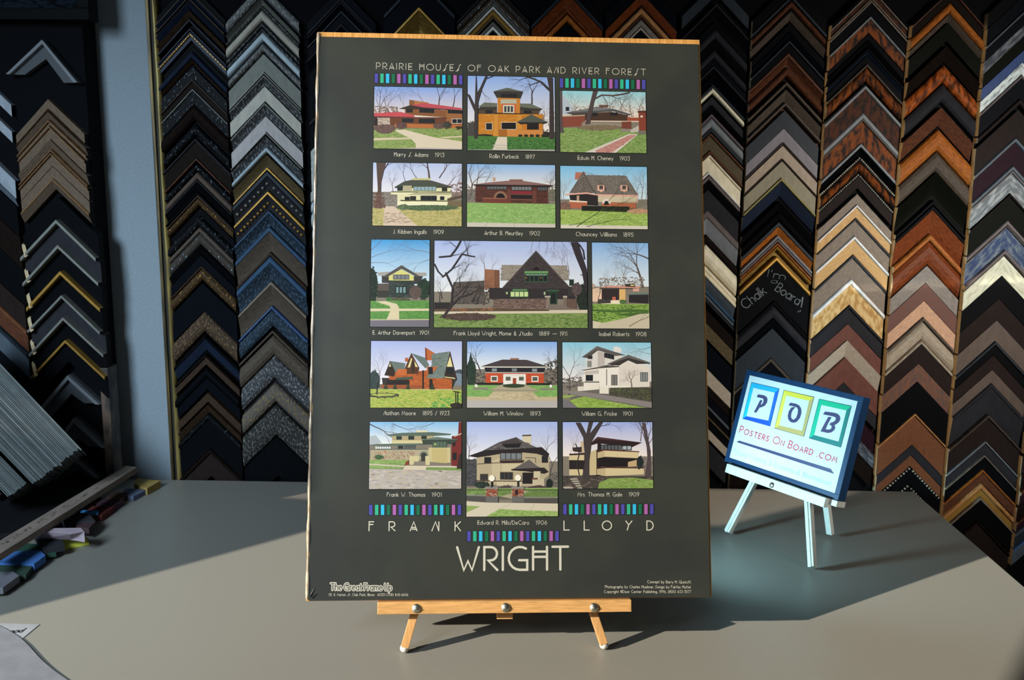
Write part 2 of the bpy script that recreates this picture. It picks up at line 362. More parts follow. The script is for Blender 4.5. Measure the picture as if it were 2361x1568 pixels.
# ------------------------------------------------------------------ flat printed meshes
class Print:
    """coloured polygons on a plane: local x right, z up, -y towards the viewer"""
    def __init__(s, mapper, y0=-.0004, step=-.000006, gain=.64):
        s.mp = mapper; s.v = []; s.f = []; s.c = []; s.y = y0; s.st = step; s.g = gain; s.clip = None; s.sh = 0
    def up(s): s.y += s.st
    def L(s, x, y): return s.mp(x, y)
    def add(s, pts, cols):
        if s.clip:
            pts, cols = clip_poly(pts, cols, s.clip)
            if len(pts) < 3: return
        b = len(s.v); s.v += [(p[0], s.y, p[1]) for p in pts]; s.f.append(list(range(b, b+len(pts)))); s.c.append(cols)
    def p(s, h, *xy, loc=None):
        s.up(); pts = loc or [s.L(xy[i], xy[i+1]) for i in range(0, len(xy), 2)]
        s.add(pts, [lin(h, s.g)]*len(pts))
    def r(s, h, x0, y0, x1, y1): s.p(h, x0, y0, x1, y0, x1, y1, x0, y1)
    def grad(s, x0, y0, x1, y1, h0, h1):
        s.up(); a, b = lin(h0, s.g), lin(h1, s.g)
        s.add([s.L(x0, y0), s.L(x1, y0), s.L(x1, y1), s.L(x0, y1)], [a, a, b, b])
        s.add([s.L(x0, y1), s.L(x1, y1), s.L(x1, y1+700), s.L(x0, y1+700)], [lin('#867e72', s.g)]*4)
    def sp(s, hs, xy, n, sz, seed=1, asp=1.0):
        """specks of the given colours inside a polygon"""
        if n > 280: n = int(n*1.7); sz *= .72
        s.up(); R = random.Random(seed); P = [(xy[i], xy[i+1]) for i in range(0, len(xy), 2)]
        xs = [p[0] for p in P]; ys = [p[1] for p in P]; k = 0; tries = 0
        while k < n and tries < n*6:
            tries += 1
            x = R.uniform(min(xs), max(xs)); y = R.uniform(min(ys), max(ys))
            if not inside(x, y, P): continue
            k += 1; a = sz*R.uniform(.5, 1.4); w = a*asp; q = R.uniform(-.5, .5)*a
            c = lin(R.choice(hs), s.g*R.uniform(.9, 1.1))
            s.y -= 6e-7*(1 if k % 20 else -19)
            s.add([s.L(x-w, y+q*.3), s.L(x+q, y+a*.6), s.L(x+w, y-q*.4), s.L(x-q, y-a*.6)], [c]*4)
        s.y -= 1.2e-5
    def bush(s, hs, cx, cy, rx, ry, n=60, sz=7, seed=2):
        s.p(hs[0], *[v for i in range(14) for v in (cx+rx*math.cos(i*.4488)*(1+.08*math.sin(i*5)), cy+ry*math.sin(i*.4488)*(1+.1*math.cos(i*3)))])
        s.sp(hs, [v for i in range(14) for v in (cx+rx*1.05*math.cos(i*.4488), cy+ry*1.08*math.sin(i*.4488))], n, sz, seed)
    def tree(s, x, y, ang, ln, w, dep=5, seed=3, h='#463b38', spread=.5):
        s.up(); R = random.Random(seed); c = lin(h, s.g)
        def br(x, y, a, l, w, d):
            n = 3; px, py = x, y
            for i in range(n):
                a += R.uniform(-.16, .16); w2 = w*(1-.12)
                qx, qy = px+math.cos(a)*l/n, py-math.sin(a)*l/n
                dx, dy = -math.sin(a), -math.cos(a)
                s.sh += 1; s.y -= 3e-7*(1 if s.sh % 20 else -19)
                s.add([s.L(px+dx*w/2, py+dy*w/2), s.L(px-dx*w/2, py-dy*w/2), s.L(qx-dx*w2/2, qy-dy*w2/2), s.L(qx+dx*w2/2, qy+dy*w2/2)], [c]*4)
                if d > 0 and i and R.random() < .65: br(qx, qy, a+R.choice((-1, 1))*R.uniform(.5, 1.0)*spread*1.5, l*R.uniform(.4, .62), w*.45, d-1)
                px, py, w = qx, qy, w2
            if d > 0:
                for k in (-1, 1): br(px, py, a+k*R.uniform(.3, 1.0)*spread, l*R.uniform(.6, .85), w*.62, d-1)
        br(x, y, math.radians(ang), ln, w, dep)
    def line(s, h, w, *xy):
        s.up(); st = [s.L(xy[i], xy[i+1]) for i in range(0, len(xy), 2)]
        sc = abs(s.L(xy[0]+100, xy[1])[0] - s.L(xy[0], xy[1])[0])/100
        for q in ribbon(st, w*sc/2): s.add(q, [lin(h, s.g)]*len(q))
    def win(s, x0, y0, x1, y1, n=1, fr='#3c322e', gl='#20242a', m=4, dy=0):
        s.p(fr, x0, y0, x1, y0+dy, x1, y1+dy, x0, y1); s.up(); w = (x1-x0-m)/n
        for i in range(n):
            a = x0+m+i*w; k = dy*(a-x0)/(x1-x0)
            s.add([s.L(a, y0+m+k), s.L(a+w-m, y0+m+k), s.L(a+w-m, y1-m+k), s.L(a, y1-m+k)], [lin(gl, s.g)]*4)
    def text(s, t, p0, p1, cap, hw=.55, h='#dcd8c8', font=None, track=2.2, space=5.5, small=None, slant=0.0, loc=None):
        """text from pixel p0 to pixel p1 on its baseline, capital height cap (pixels)"""
        s.up(); font = font or DECO
        a, b = (Vector(s.L(*p0)), Vector(s.L(*p1)))
        sc_y = abs(s.L(p0[0], p0[1]-cap)[1] - a[1])/10
        st, W_ = layout(font, t, track, space, small)
        d = (b - a); n = Vector((-d.y, d.x)).normalized(); sx = d.length/W_; d.normalize()
        c = lin(h, s.g); k = sx/sc_y
        for q in st:
            q = [((x + slant*y/k)*k, y) for x, y in q]
            s.y -= 1.5e-6
            for ip, poly in enumerate(ribbon(q, hw)):
                s.y -= (1e-6, -1e-6)[ip % 2]
                s.add([tuple(a + d*(x*sc_y) + n*(y*sc_y)) for x, y in poly], [c]*len(poly))
    def build(s, name, parent, m=None):
        me = bpy.data.meshes.new(name); me.from_pydata(s.v, [], s.f)
        ca = me.color_attributes.new('Col', 'FLOAT_COLOR', 'CORNER'); flat = []
        for c in s.c:
            for q in c: flat += [q[0], q[1], q[2], 1]
        ca.data.foreach_set('color', flat); me.update()
        # face the viewer (-y)
        bm = bmesh.new(); bm.from_mesh(me)
        fl = [f for f in bm.faces if f.normal.y > 0]
        if fl: bmesh.ops.reverse_faces(bm, faces=fl)
        bm.to_mesh(me); bm.free()
        return mobj(name, me, m or M['print'], parent)
def inside(x, y, P):
    r = False; j = len(P)-1
    for i in range(len(P)):
        if (P[i][1] > y) != (P[j][1] > y) and x < (P[j][0]-P[i][0])*(y-P[i][1])/(P[j][1]-P[i][1]) + P[i][0]: r = not r
        j = i
    return r
def clip_poly(pts, cols, R):
    for ax, lim, sg in ((0, R[0], 1), (0, R[2], -1), (1, R[1], 1), (1, R[3], -1)):
        out, oc = [], []; n = len(pts)
        for i in range(n):
            p, q = pts[i], pts[(i+1) % n]; cp, cq = cols[i], cols[(i+1) % n]
            ip, iq = (p[ax]-lim)*sg >= 0, (q[ax]-lim)*sg >= 0
            if ip: out.append(p); oc.append(cp)
            if ip != iq:
                t = (lim-p[ax])/(q[ax]-p[ax])
                out.append((p[0]+(q[0]-p[0])*t, p[1]+(q[1]-p[1])*t)); oc.append([cp[k]+(cq[k]-cp[k])*t for k in range(3)])
        pts, cols = out, oc
        if len(pts) < 3: break
    return pts, cols
# ------------------------------------------------------------------ the mounted poster
MP = frame_matrix(PO, PA, PIN, PU)
MPI = MP.inverted()
def PP(px, py):
    q = MPI @ onplane(px, py, PO, PIN); return (q.x, q.z)
c1 = lambda x, y: PP(840+x/3.4721, 120+y/3.4721)
c2 = lambda x, y: PP(840+x/3.4721, 540+y/3.4721)
c3 = lambda x, y: PP(840+x/3.4721, 960+y/3.4721)
poster = empty('mounted_poster', MP)
tag(poster, 'tall dark poster of house photographs mounted on board, standing on the pine easel', 'poster')
bm = bmesh.new(); box(bm, (-PW/2-.0045, PW/2+.003), (.0006, .009), (-.001, PH+.0085), None, .002)
bobj('backing_board', bm, M['kraft'], poster)
M['sheet'] = mat('printed_dark_sheet', lin('#43463f', .56), .36, spec=.5, c2=lin('#3c3f3c', .56), scale=9, coat=.12)
bm = bmesh.new(); box(bm, (-PW/2, PW/2), (-.0003, .0006), (0, PH)); bobj('print_sheet', bm, M['sheet'], poster)
# glossy fold of shrink wrap down the left edge and a pucker at the lower corner
bm = bmesh.new(); R_ = random.Random(5); rows = []
for k in range(81):
    z = .002 + (PH+.004)*k/80; rr = .0030 + .0007*math.sin(k*.9) + R_.uniform(-.0004, .0004)
    rows.append([bm.verts.new((-PW/2-.0022 + rr*math.cos(t)*.9, .0022 - rr*math.sin(t)*1.15, z)) for t in [math.pi*j/8 for j in range(9)]])
for k in range(80):
    for j in range(8): bm.faces.new((rows[k][j], rows[k][j+1], rows[k+1][j+1], rows[k+1][j]))
bobj('shrink_wrap_fold', bm, M['film'], poster, True)
M['pucker'] = mat('puckered_film', lin('#2c2e30'), .3, spec=.5, scale=40, bump=.4)
bm = bmesh.new()
for (x0, z0, x1, z1, w) in ((.002, .006, .008, .018, .0012), (.004, .004, .012, .010, .0012)):
    A = Vector((-PW/2+x0, 0, z0)); B = Vector((-PW/2+x1, 0, z1)); s = (B-A).normalized().cross(Y3)
    v = [bm.verts.new(p) for p in (A - s*w, A + Vector((0, -.0016, 0)), A + s*w, B - s*w*.3, B + Vector((0, -.0006, 0)), B + s*w*.3)]
    for q in ((0, 1, 4, 3), (1, 2, 5, 4)): bm.faces.new([v[i] for i in q])
for v in bm.verts: v.co.y -= .0006
bobj('film_pucker', bm, M['pucker'], poster)

def photo(c, TL, TR, BR, BL):
    pm = Print(c); a, b, d, e = c(*TL), c(*TR), c(*BR), c(*BL)
    u0, u1, v1, v0 = (a[0]+e[0])/2, (b[0]+d[0])/2, (a[1]+b[1])/2, (e[1]+d[1])/2
    k = .0011
    pm.p('#101214', loc=[(u0-k, v0-k), (u1+k, v0-k), (u1+k, v1+k), (u0-k, v1+k)])
    pm.clip = (u0, v0, u1, v1); return pm
def fin(pm, label):
    o = pm.build('house_photograph', poster); o['label'] = label
CREAM = '#dcd8c8'
# ---- top row
m = photo(c1, (80, 275), (785, 290), (781, 784), (75, 771))
m.grad(70, 270, 800, 560, '#7da6ee', '#f6e0c8')
m.tree(120, 600, 92, 150, 12, 5, 1); m.tree(160, 560, 70, 120, 8, 5, 2, '#5c4a44'); m.tree(600, 470, 100, 110, 10, 5, 4); m.tree(700, 470, 70, 110, 9, 5, 5); m.tree(480, 420, 110, 90, 4, 4, 6, '#6d5a52'); m.tree(330, 470, 120, 60, 3, 4, 7, '#7a665c')
m.sp(['#7c6a60', '#9a8474', '#6a5a54', '#a89684'], (75, 430, 260, 440, 330, 560, 75, 600), 260, 9)
m.p('#b4794a', 360, 383, 515, 405, 515, 422, 360, 430); m.p('#8a5a3a', 360, 383, 400, 388, 400, 430, 360, 430)
m.p('#c0525c', 350, 432, 470, 407, 780, 450, 780, 470, 470, 446); m.p('#41342f', 275, 455, 370, 425, 480, 445, 780, 466, 780, 480, 640, 462, 340, 460)
m.p('#8a5836', 325, 458, 655, 464, 655, 525, 325, 500); m.p('#9c6840', 655, 464, 785, 476, 785, 610, 655, 600)
m.win(440, 448, 560, 486, 4, dy=5); m.win(335, 452, 388, 486, 2); m.win(668, 464, 785, 492, 4, dy=4)
m.p('#6f432e', 205, 522, 655, 530, 655, 602, 205, 590); m.p('#c8525a', 78, 490, 290, 480, 400, 508, 400, 522, 78, 514); m.p('#5f3a36', 78, 514, 400, 522, 660, 524, 660, 534, 78, 526)
m.win(300, 532, 395, 566, 4); m.win(435, 534, 565, 572, 5); m.win(700, 534, 785, 574, 2, '#e0d6c8')
m.r('#30272a', 78, 526, 108, 590); m.r('#cbb8a8', 108, 528, 205, 585); m.sp(['#8f8078', '#b4a498'], (108, 528, 205, 528, 205, 585, 108, 585), 60, 7)
m.p('#b8703e', 245, 568, 790, 578, 790, 616, 245, 606); m.p('#7a4a2c', 245, 568, 790, 578, 790, 584, 245, 574)
m.p('#8aa05c', 70, 615, 790, 612, 790, 800, 70, 800); m.sp(['#7b9450', '#98a866', '#6d8848', '#a4a870'], (70, 620, 790, 618, 790, 790, 70, 790), 420, 9, 3, 2)
m.p('#dccfb8', 235, 626, 320, 622, 560, 684, 790, 718, 790, 790, 412, 790, 412, 735, 370, 694); m.p('#d2c4a4', 70, 690, 380, 684, 380, 698, 70, 710); m.p('#d2c4a4', 600, 682, 790, 670, 790, 682, 640, 692); m.p('#bdb0b0', 190, 778, 480, 766, 790, 776, 790, 800, 190, 800)
m.bush(['#6c5450', '#7d6258', '#564442'], 162, 616, 84, 36, 130); m.bush(['#5c4444', '#6c5450'], 297, 590, 42, 27); m.bush(['#5e4a44', '#6e584c'], 600, 592, 50, 24); m.bush(['#38393a', '#46483c'], 664, 586, 30, 28); m.bush(['#48382e'], 760, 606, 30, 12, 20)
fin(m, 'photograph of a long low brick house with red roofs')
m = photo(c1, (828, 190), (1525, 205), (1524, 797), (826, 784))
m.grad(820, 180, 1530, 640, '#86aef0', '#f4ece6')
m.tree(1340, 430, 90, 110, 14, 5, 8, '#4c4040'); m.tree(1430, 560, 80, 60, 6, 4, 9, '#6c5c58')
m.sp(['#8c8078', '#a49890', '#766a66'], (1400, 480, 1520, 470, 1520, 640, 1400, 640), 120, 8); m.sp(['#5c5450', '#746a64'], (828, 560, 905, 545, 905, 680, 828, 680), 120, 8)
m.p('#3a3a38', 1032, 318, 1140, 290, 1272, 320, 1250, 376, 1062, 372); m.p('#62665c', 1032, 316, 1142, 286, 1274, 318, 1140, 312); m.p('#3c3a36', 900, 470, 960, 404, 1062, 410, 1062, 470, 910, 480); m.p('#6c7064', 912, 440, 960, 404, 1062, 410, 1062, 440); m.p('#3c3a36', 1240, 470, 1240, 412, 1330, 414, 1426, 456, 1400, 478); m.p('#6c7064', 1240, 440, 1240, 412, 1330, 414, 1420, 456, 1330, 450)
m.p('#57473a', 912, 466, 1062, 466, 1062, 496, 912, 496); m.p('#57473a', 1240, 466, 1400, 472, 1400, 500, 1240, 500); m.win(970, 464, 1030, 494, 3); m.win(1276, 466, 1340, 496, 3)
m.p('#c8822c', 905, 496, 1428, 500, 1428, 684, 905, 672); m.sp(['#b87424', '#d49038', '#c07c2c'], (905, 496, 1428, 500, 1428, 684, 905, 672), 240, 6, 4, 3)
m.p('#c88034', 1066, 366, 1246, 372, 1246, 500, 1066, 496); m.r('#b9b7a4', 1092, 380, 1218, 418); m.r('#c8603a', 1100, 414, 1212, 496); m.r('#d9d4bf', 1110, 424, 1200, 494); m.win(1112, 426, 1198, 490, 3, '#d9d4bf', '#3c4048', 8); m.win(1094, 332, 1222, 368, 5)
m.p('#3a2a22', 1036, 486, 1270, 492, 1270, 500, 1036, 496); m.p('#d2903c', 1040, 500, 1070, 500, 1070, 680, 1032, 680); m.p('#d2903c', 1222, 500, 1262, 500, 1262, 620, 1222, 620)
m.win(970, 566, 1026, 626, 1, '#ddd2bc'); m.win(1094, 562, 1218, 622, 1, '#ddd2bc', '#1c1a1c'); m.r('#a8682c', 1075, 620, 1140, 680)
m.p('#565a52', 1218, 562, 1336, 500, 1472, 562, 1340, 578); m.p('#2c2a2a', 1222, 562, 1470, 564, 1430, 580, 1250, 580); m.r('#241f20', 1300, 574, 1396, 622); m.r('#c67c30', 1270, 578, 1302, 680); m.r('#c67c30', 1396, 574, 1430, 684); m.p('#d08a48', 1144, 622, 1430, 628, 1430, 684, 1144, 682)
for i in range(5): m.bush(['#26291f', '#34382a'], 1248+i*46, 672, 17, 13, 12, 5)
m.bush(['#2e2a26', '#3c3832'], 965, 672, 62, 14, 30); m.bush(['#2e2a26', '#3c3832'], 1455, 660, 26, 24, 30); m.p('#4a4644', 828, 570, 905, 560, 905, 672, 828, 672)
m.p('#4a7a3c', 820, 672, 1530, 684, 1530, 800, 820, 800); m.sp(['#3c6a34', '#5c8a48', '#2f5a30', '#4f7f40'], (820, 690, 1530, 700, 1530, 790, 820, 780), 520, 8, 5, 1.6)
m.p('#dcd2c0', 1068, 680, 1142, 682, 1144, 786, 1026, 784); m.p('#b8b2a4', 1026, 744, 1144, 746, 1144, 752, 1026, 750); m.p('#b8b2a4', 1026, 764, 1144, 766, 1144, 772, 1026, 770); m.p('#a8a8a0', 820, 782, 1530, 782, 1530, 800, 820, 800)
m.p('#3f3838', 878, 696, 882, 480, 830, 360, 826, 335, 842, 345, 884, 430, 892, 190, 874, 190, 896, 190, 902, 330, 930, 280, 968, 195, 985, 195, 940, 300, 912, 400, 908, 694); m.p('#3f3838', 1480, 700, 1482, 320, 1400, 240, 1290, 200, 1330, 200, 1420, 236, 1478, 290, 1462, 205, 1506, 205, 1518, 700)
m.tree(960, 220, 20, 80, 6, 4, 11, '#3f3838'); m.tree(1400, 238, 200, 70, 5, 4, 12, '#3f3838'); m.tree(1310, 202, 200, 70, 4, 3, 13, '#3f3838'); m.tree(930, 290, -60, 60, 3, 3, 14, '#4f4848')
fin(m, 'photograph of a tan brick house with a square tower')
m = photo(c1, (1566, 310), (2252, 322), (2257, 812), (1568, 800))
m.grad(1560, 300, 2270, 560, '#8fd6ea', '#f6dcc8')
m.p('#b8c4d4', 1582, 350, 1600, 352, 1700, 480, 1700, 500, 1582, 500); m.win(1612, 440, 1640, 472, 2)
for i, x in enumerate((1700, 1960, 2060, 2140, 2210)): m.tree(x, 520, 90, 80, 7, 5, 20+i, '#7a6a66')
m.sp(['#b09a90', '#94827a', '#c4aca0'], (1650, 430, 2240, 430, 2240, 540, 1650, 540), 260, 8)
m.p('#55565a', 1610, 488, 1860, 438, 2000, 458, 2140, 500, 2120, 508, 1990, 476, 1650, 500); m.p('#7a7a7c', 1660, 482, 1850, 440, 1990, 460, 1840, 472); m.r('#6e5144', 1880, 424, 1950, 444); m.p('#4c382e', 1660, 496, 1980, 480, 2110, 506, 2110, 552, 1660, 548); m.win(1810, 486, 1870, 516, 3); m.win(1965, 484, 2030, 512, 2)
m.p('#8a4a3c', 1586, 514, 1766, 506, 1766, 592, 1586, 604); m.p('#b5a48c', 1586, 510, 1766, 502, 1766, 512, 1586, 520); m.p('#8c8478', 1750, 556, 2130, 560, 2130, 578, 1750, 572); m.p('#9a8e80', 1740, 570, 2060, 576, 2060, 600, 1740, 590); m.p('#7a4438', 2060, 558, 2136, 556, 2136, 622, 2060, 622); m.p('#a3503c', 2104, 524, 2200, 526, 2200, 552, 2104, 552)
m.p('#82a05a', 1560, 606, 2060, 612, 2270, 640, 2270, 820, 1560, 820); m.sp(['#728f4e', '#93ad66', '#66864a', '#a0ac74'], (1560, 612, 2260, 650, 2260, 812, 1560, 812), 480, 9, 6, 1.8)
m.bush(['#847460', '#74664e'], 1880, 606, 180, 22, 140); m.r('#8f8a80', 2052, 616, 2140, 640); m.p('#c2bcb4', 2130, 626, 2196, 588, 2200, 640, 2130, 644); m.p('#d8d2c8', 1770, 802, 2120, 656, 2190, 660, 2010, 812, 1770, 812); m.p('#c08a84', 1850, 790, 2130, 664, 2176, 668, 1980, 806, 1860, 806); m.sp(['#b47c78', '#cc9a92'], (1850, 790, 2130, 664, 2176, 668, 1980, 806), 120, 7)
m.p('#8a4434', 2194, 480, 2252, 482, 2256, 632, 2198, 630); m.r('#5c3a34', 2190, 470, 2256, 488); m.r('#7a746c', 2192, 630, 2258, 660); m.r('#efe8e0', 2210, 510, 2228, 524)
m.p('#54484a', 1766, 580, 1830, 314, 1868, 314, 1840, 400, 1806, 578); m.line('#54484a', 11, 1845, 375, 1900, 345, 1990, 350, 2070, 338, 2120, 325); m.tree(1960, 348, -20, 70, 5, 4, 30, '#5c5050'); m.tree(1900, 345, -40, 60, 5, 4, 31, '#5c5050'); m.p('#5c5052', 1566, 310, 1582, 310, 1584, 560, 1598, 648, 1566, 648)
fin(m, 'photograph of a low roofed house behind a brick wall and path')
# ---- second row
m = photo(c1, (70, 883), (781, 897), (779, 1398), (65, 1388))
m.grad(60, 880, 790, 1120, '#b7c8f0', '#e8e6f0')
for i, (x, y, a, l, w) in enumerate(((520, 1010, 95, 110, 16), (600, 1010, 60, 110, 10), (420, 1010, 125, 90, 6), (680, 1060, 60, 70, 6), (330, 1040, 110, 70, 5), (230, 1120, 100, 60, 5), (740, 1120, 80, 70, 5))): m.tree(x, y, a, l, w, 5, 40+i, '#5a4a4a')
m.sp(['#8a6c6c', '#a48a8c', '#7a625e'], (670, 1060, 780, 1040, 780, 1160, 670, 1160), 120, 8); m.sp(['#9a9490', '#7c7674'], (140, 1140, 270, 1140, 270, 1240, 140, 1240), 120, 8)
m.p('#e4dfb4', 264, 1070, 690, 1076, 690, 1220, 264, 1226); m.p('#4c5046', 240, 1082, 320, 1036, 420, 1016, 540, 1030, 698, 1076, 698, 1086); m.p('#3a4436', 240, 1080, 698, 1078, 690, 1088, 248, 1090); m.r('#c8c48c', 384, 1010, 530, 1026); m.r('#b6ae90', 310, 1070, 380, 1114); m.win(264, 1074, 308, 1112, 2, '#3a4a34'); m.win(392, 1076, 576, 1112, 6, '#4a6a38', '#9ab0c0'); m.win(620, 1082, 664, 1116, 2, '#4a4a34')
m.p('#e8e4bc', 212, 1120, 700, 1122, 700, 1160, 212, 1140); m.p('#55603c', 212, 1116, 700, 1118, 700, 1126, 212, 1124); m.p('#b7b08e', 340, 1144, 440, 1120, 700, 1128, 700, 1144); m.win(450, 1150, 580, 1194, 3, '#4a4638'); m.win(324, 1160, 364, 1200, 1, '#4a4638'); m.win(366, 1154, 414, 1188, 2, '#4a4638'); m.win(606, 1156, 640, 1186, 1, '#3c3a34'); m.p('#f0ecc8', 264, 1196, 664, 1200, 664, 1228, 264, 1230); m.p('#5c5a40', 290, 1184, 664, 1190, 664, 1198, 290, 1194)
m.p('#5c4c40', 664, 1174, 780, 1146, 780, 1166, 664, 1196); m.r('#776a50', 668, 1190, 780, 1250)
m.p('#bfb377', 60, 1250, 790, 1240, 790, 1410, 60, 1410); m.sp(['#b0aa68', '#c8bc80', '#98a058', '#a8a060'], (60, 1258, 790, 1256, 790, 1400, 60, 1400), 420, 9, 7, 1.8); m.p('#d8c4ae', 162, 1236, 240, 1236, 448, 1410, 150, 1410); m.sp(['#a89484', '#c4b09c'], (165, 1290, 300, 1290, 380, 1370, 160, 1370), 60, 9, 3, 2)
m.bush(['#53684a', '#6c8060', '#44583e'], 510, 1248, 238, 22, 300); m.bush(['#53684a', '#6c8060'], 316, 1242, 46, 22, 60)
m.p('#57463e', 90, 1252, 108, 1100, 96, 885, 172, 885, 136, 1040, 130, 1200, 140, 1254); m.tree(120, 1000, 100, 110, 12, 5, 50, '#57463e'); m.tree(150, 950, 60, 80, 8, 4, 51, '#57463e'); m.sp(['#6c4c44', '#7c5c50'], (70, 1130, 150, 1130, 170, 1250, 70, 1250), 130, 8)
fin(m, 'photograph of a cream stucco house with spreading eaves')
m = photo(c1, (824, 895), (1529, 908), (1527, 1409), (822, 1397))
m.grad(820, 890, 1540, 1100, '#86b8f0', '#f2ece4')
for i, (x, y, a, l, w) in enumerate(((850, 1190, 88, 130, 16), (900, 1060, 80, 90, 7), (960, 1070, 60, 70, 5), (1480, 1100, 80, 60, 6), (1510, 1150, 95, 70, 7))): m.tree(x, y, a, l, w, 5, 60+i, '#5a504e')
m.sp(['#6c6664', '#8a8480'], (824, 1080, 900, 1080, 900, 1190, 824, 1190), 120, 7); m.sp(['#5c6050', '#787468'], (1460, 1080, 1528, 1060, 1528, 1190, 1460, 1190), 120, 7)
m.p('#8c6a66', 862, 1062, 1000, 1044, 1160, 1030, 1270, 1032, 1410, 1052, 1522, 1070, 1410, 1070); m.r('#8a6058', 1162, 1020, 1268, 1036); m.r('#c89878', 1030, 1004, 1048, 1034); m.p('#2e2424', 858, 1060, 1522, 1068, 1470, 1086, 900, 1078); m.p('#5a342c', 890, 1076, 1470, 1084, 1470, 1214, 890, 1204); m.sp(['#50302a', '#643c32', '#47302c'], (890, 1110, 1470, 1110, 1470, 1210, 890, 1200), 220, 6, 3, 3)
m.win(980, 1074, 1142, 1102, 6, '#2c2624', '#686c70'); m.win(1178, 1076, 1340, 1110, 6, '#2c2624', '#7c8084'); m.win(1386, 1080, 1466, 1112, 4, '#2c2624', '#5c6064'); m.p('#8c2c38', 1176, 1112, 1340, 1118, 1340, 1136, 1176, 1132); m.r('#2a2022', 1176, 1142, 1346, 1176); m.p('#7a5044', 1170, 1136, 1346, 1140, 1346, 1146, 1170, 1142); m.p('#7a5044', 1170, 1176, 1346, 1180, 1346, 1188, 1170, 1184); m.p('#6c4038', 1142, 1104, 1174, 1104, 1174, 1218, 1136, 1216); m.p('#6c4038', 1346, 1108, 1378, 1108, 1380, 1216, 1344, 1216)
P_ = [(1090+54*math.cos(math.radians(t)), 1170-56*math.sin(math.radians(t))) for t in range(0, 181, 15)]; m.p('#8f6a58', *[v for q in P_ for v in q]); P_ = [(1090+36*math.cos(math.radians(t)), 1170-38*math.sin(math.radians(t))) for t in range(0, 181, 15)]; m.p('#1d1718', *[v for q in P_ for v in q])
m.p('#744034', 948, 1170, 1136, 1174, 1136, 1222, 948, 1216); m.p('#94604c', 945, 1166, 1138, 1170, 1138, 1178, 945, 1174); m.p('#743c32', 990, 1184, 1176, 1190, 1176, 1226, 1044, 1226)
m.p('#8cb468', 815, 1206, 1540, 1218, 1540, 1420, 815, 1420); m.sp(['#7ca85a', '#9ec076', '#88b064', '#a8c480'], (815, 1225, 1540, 1228, 1540, 1375, 815, 1365), 520, 9, 8, 1.8); m.p('#cfc8bc', 815, 1364, 1540, 1378, 1540, 1420, 815, 1420); m.line('#a09a90', 3, 985, 1366, 965, 1404); m.line('#a09a90', 3, 1200, 1372, 1198, 1406)
fin(m, 'photograph of a wide dark red brick house with an arched entry')
m = photo(c1, (1568, 910), (2262, 922), (2267, 1421), (1572, 1411))
m.grad(1560, 900, 2280, 1180, '#78c0ee', '#d4e8f2')
for i, (x, y, a, l, w) in enumerate(((1600, 1200, 92, 70, 6), (1580, 1180, 100, 60, 5), (2220, 1180, 92, 90, 8), (2250, 1200, 85, 80, 6), (2190, 1150, 95, 50, 4))): m.tree(x, y, a, l, w, 5, 70+i, '#8a8290')
m.p('#b87460', 1690, 962, 1770, 966, 1770, 1030, 1684, 1020); m.p('#e0b8a8', 1684, 1140, 2190, 1150, 2190, 1206, 1684, 1200); m.p('#6a625e', 1640, 1130, 1750, 960, 1860, 1130); m.p('#78706a', 1760, 985, 2094, 990, 2196, 1150, 1850, 1142); m.sp(['#5c5652', '#8a827c', '#6a625c', '#908880'], (1640, 1130, 1750, 960, 2094, 990, 2196, 1150), 420, 7, 9); m.line('#4c4644', 5, 1750, 960, 1800, 1050, 1850, 1135)
for x in (1866, 2050): m.r('#e8b4a0', x, 1064, x+56, 1112); m.r('#504a4c', x+14, 1070, x+44, 1100); m.p('#6a625c', x-4, 1066, x+28, 1032, x+62, 1066); m.p('#e8b4a0', x+8, 1104, x+50, 1106, x+30, 1126); m.p('#4a4442', x+54, 1066, x+74, 1110, x+58, 1110)
m.p('#e8b0a0', 1606, 1136, 1778, 1124, 1850, 1138, 2196, 1146, 2196, 1156, 1850, 1148, 1778, 1136, 1606, 1148); m.p('#2e282a', 1640, 1146, 1778, 1136, 1870, 1150, 1870, 1230, 1780, 1224, 1650, 1190); m.r('#bfa088', 1700, 1150, 1720, 1190); m.p('#d0c4a8', 1870, 1156, 2180, 1160, 2180, 1206, 1870, 1200); m.p('#b8694c', 1640, 1198, 1784, 1204, 1784, 1256, 1640, 1248); m.p('#b8694c', 1900, 1204, 2176, 1210, 2176, 1256, 1900, 1250); m.p('#ecdcc8', 1642, 1186, 1784, 1196, 1784, 1206, 1642, 1200)
P_ = [(1938+34*math.cos(math.radians(t)), 1214-40*math.sin(math.radians(t))) for t in range(0, 181, 15)]; m.p('#e8d8d0', *[v for q in P_ for v in q]); P_ = [(1938+20*math.cos(math.radians(t)), 1224-32*math.sin(math.radians(t))) for t in range(0, 181, 15)]; m.p('#1c1a1e', *[v for q in P_ for v in q])
m.bush(['#7a5c54', '#8a6c60'], 1604, 1236, 46, 34, 80)
m.p('#a2be62', 1560, 1262, 2280, 1276, 2280, 1430, 1560, 1430); m.sp(['#94b458', '#b2ca74', '#8aa850', '#a8c068'], (1560, 1272, 2280, 1284, 2280, 1392, 1560, 1384), 420, 9, 10, 1.8); m.p('#232620', 1740, 1232, 2122, 1238, 2122, 1282, 1740, 1272); m.bush(['#c49a7c', '#b08a6c'], 2200, 1276, 100, 18, 120); m.p('#dad4c6', 1560, 1382, 2280, 1394, 2280, 1430, 1560, 1430)
m.tree(1700, 1400, 30, 240, 7, 5, 77, '#4c5c38', .45); m.tree(1780, 1400, 12, 220, 5, 4, 78, '#4c5c38', .45); m.tree(1640, 1390, 20, 160, 4, 3, 79, '#4c5c38', .4)
fin(m, 'photograph of a steep shingled house with two dormers')
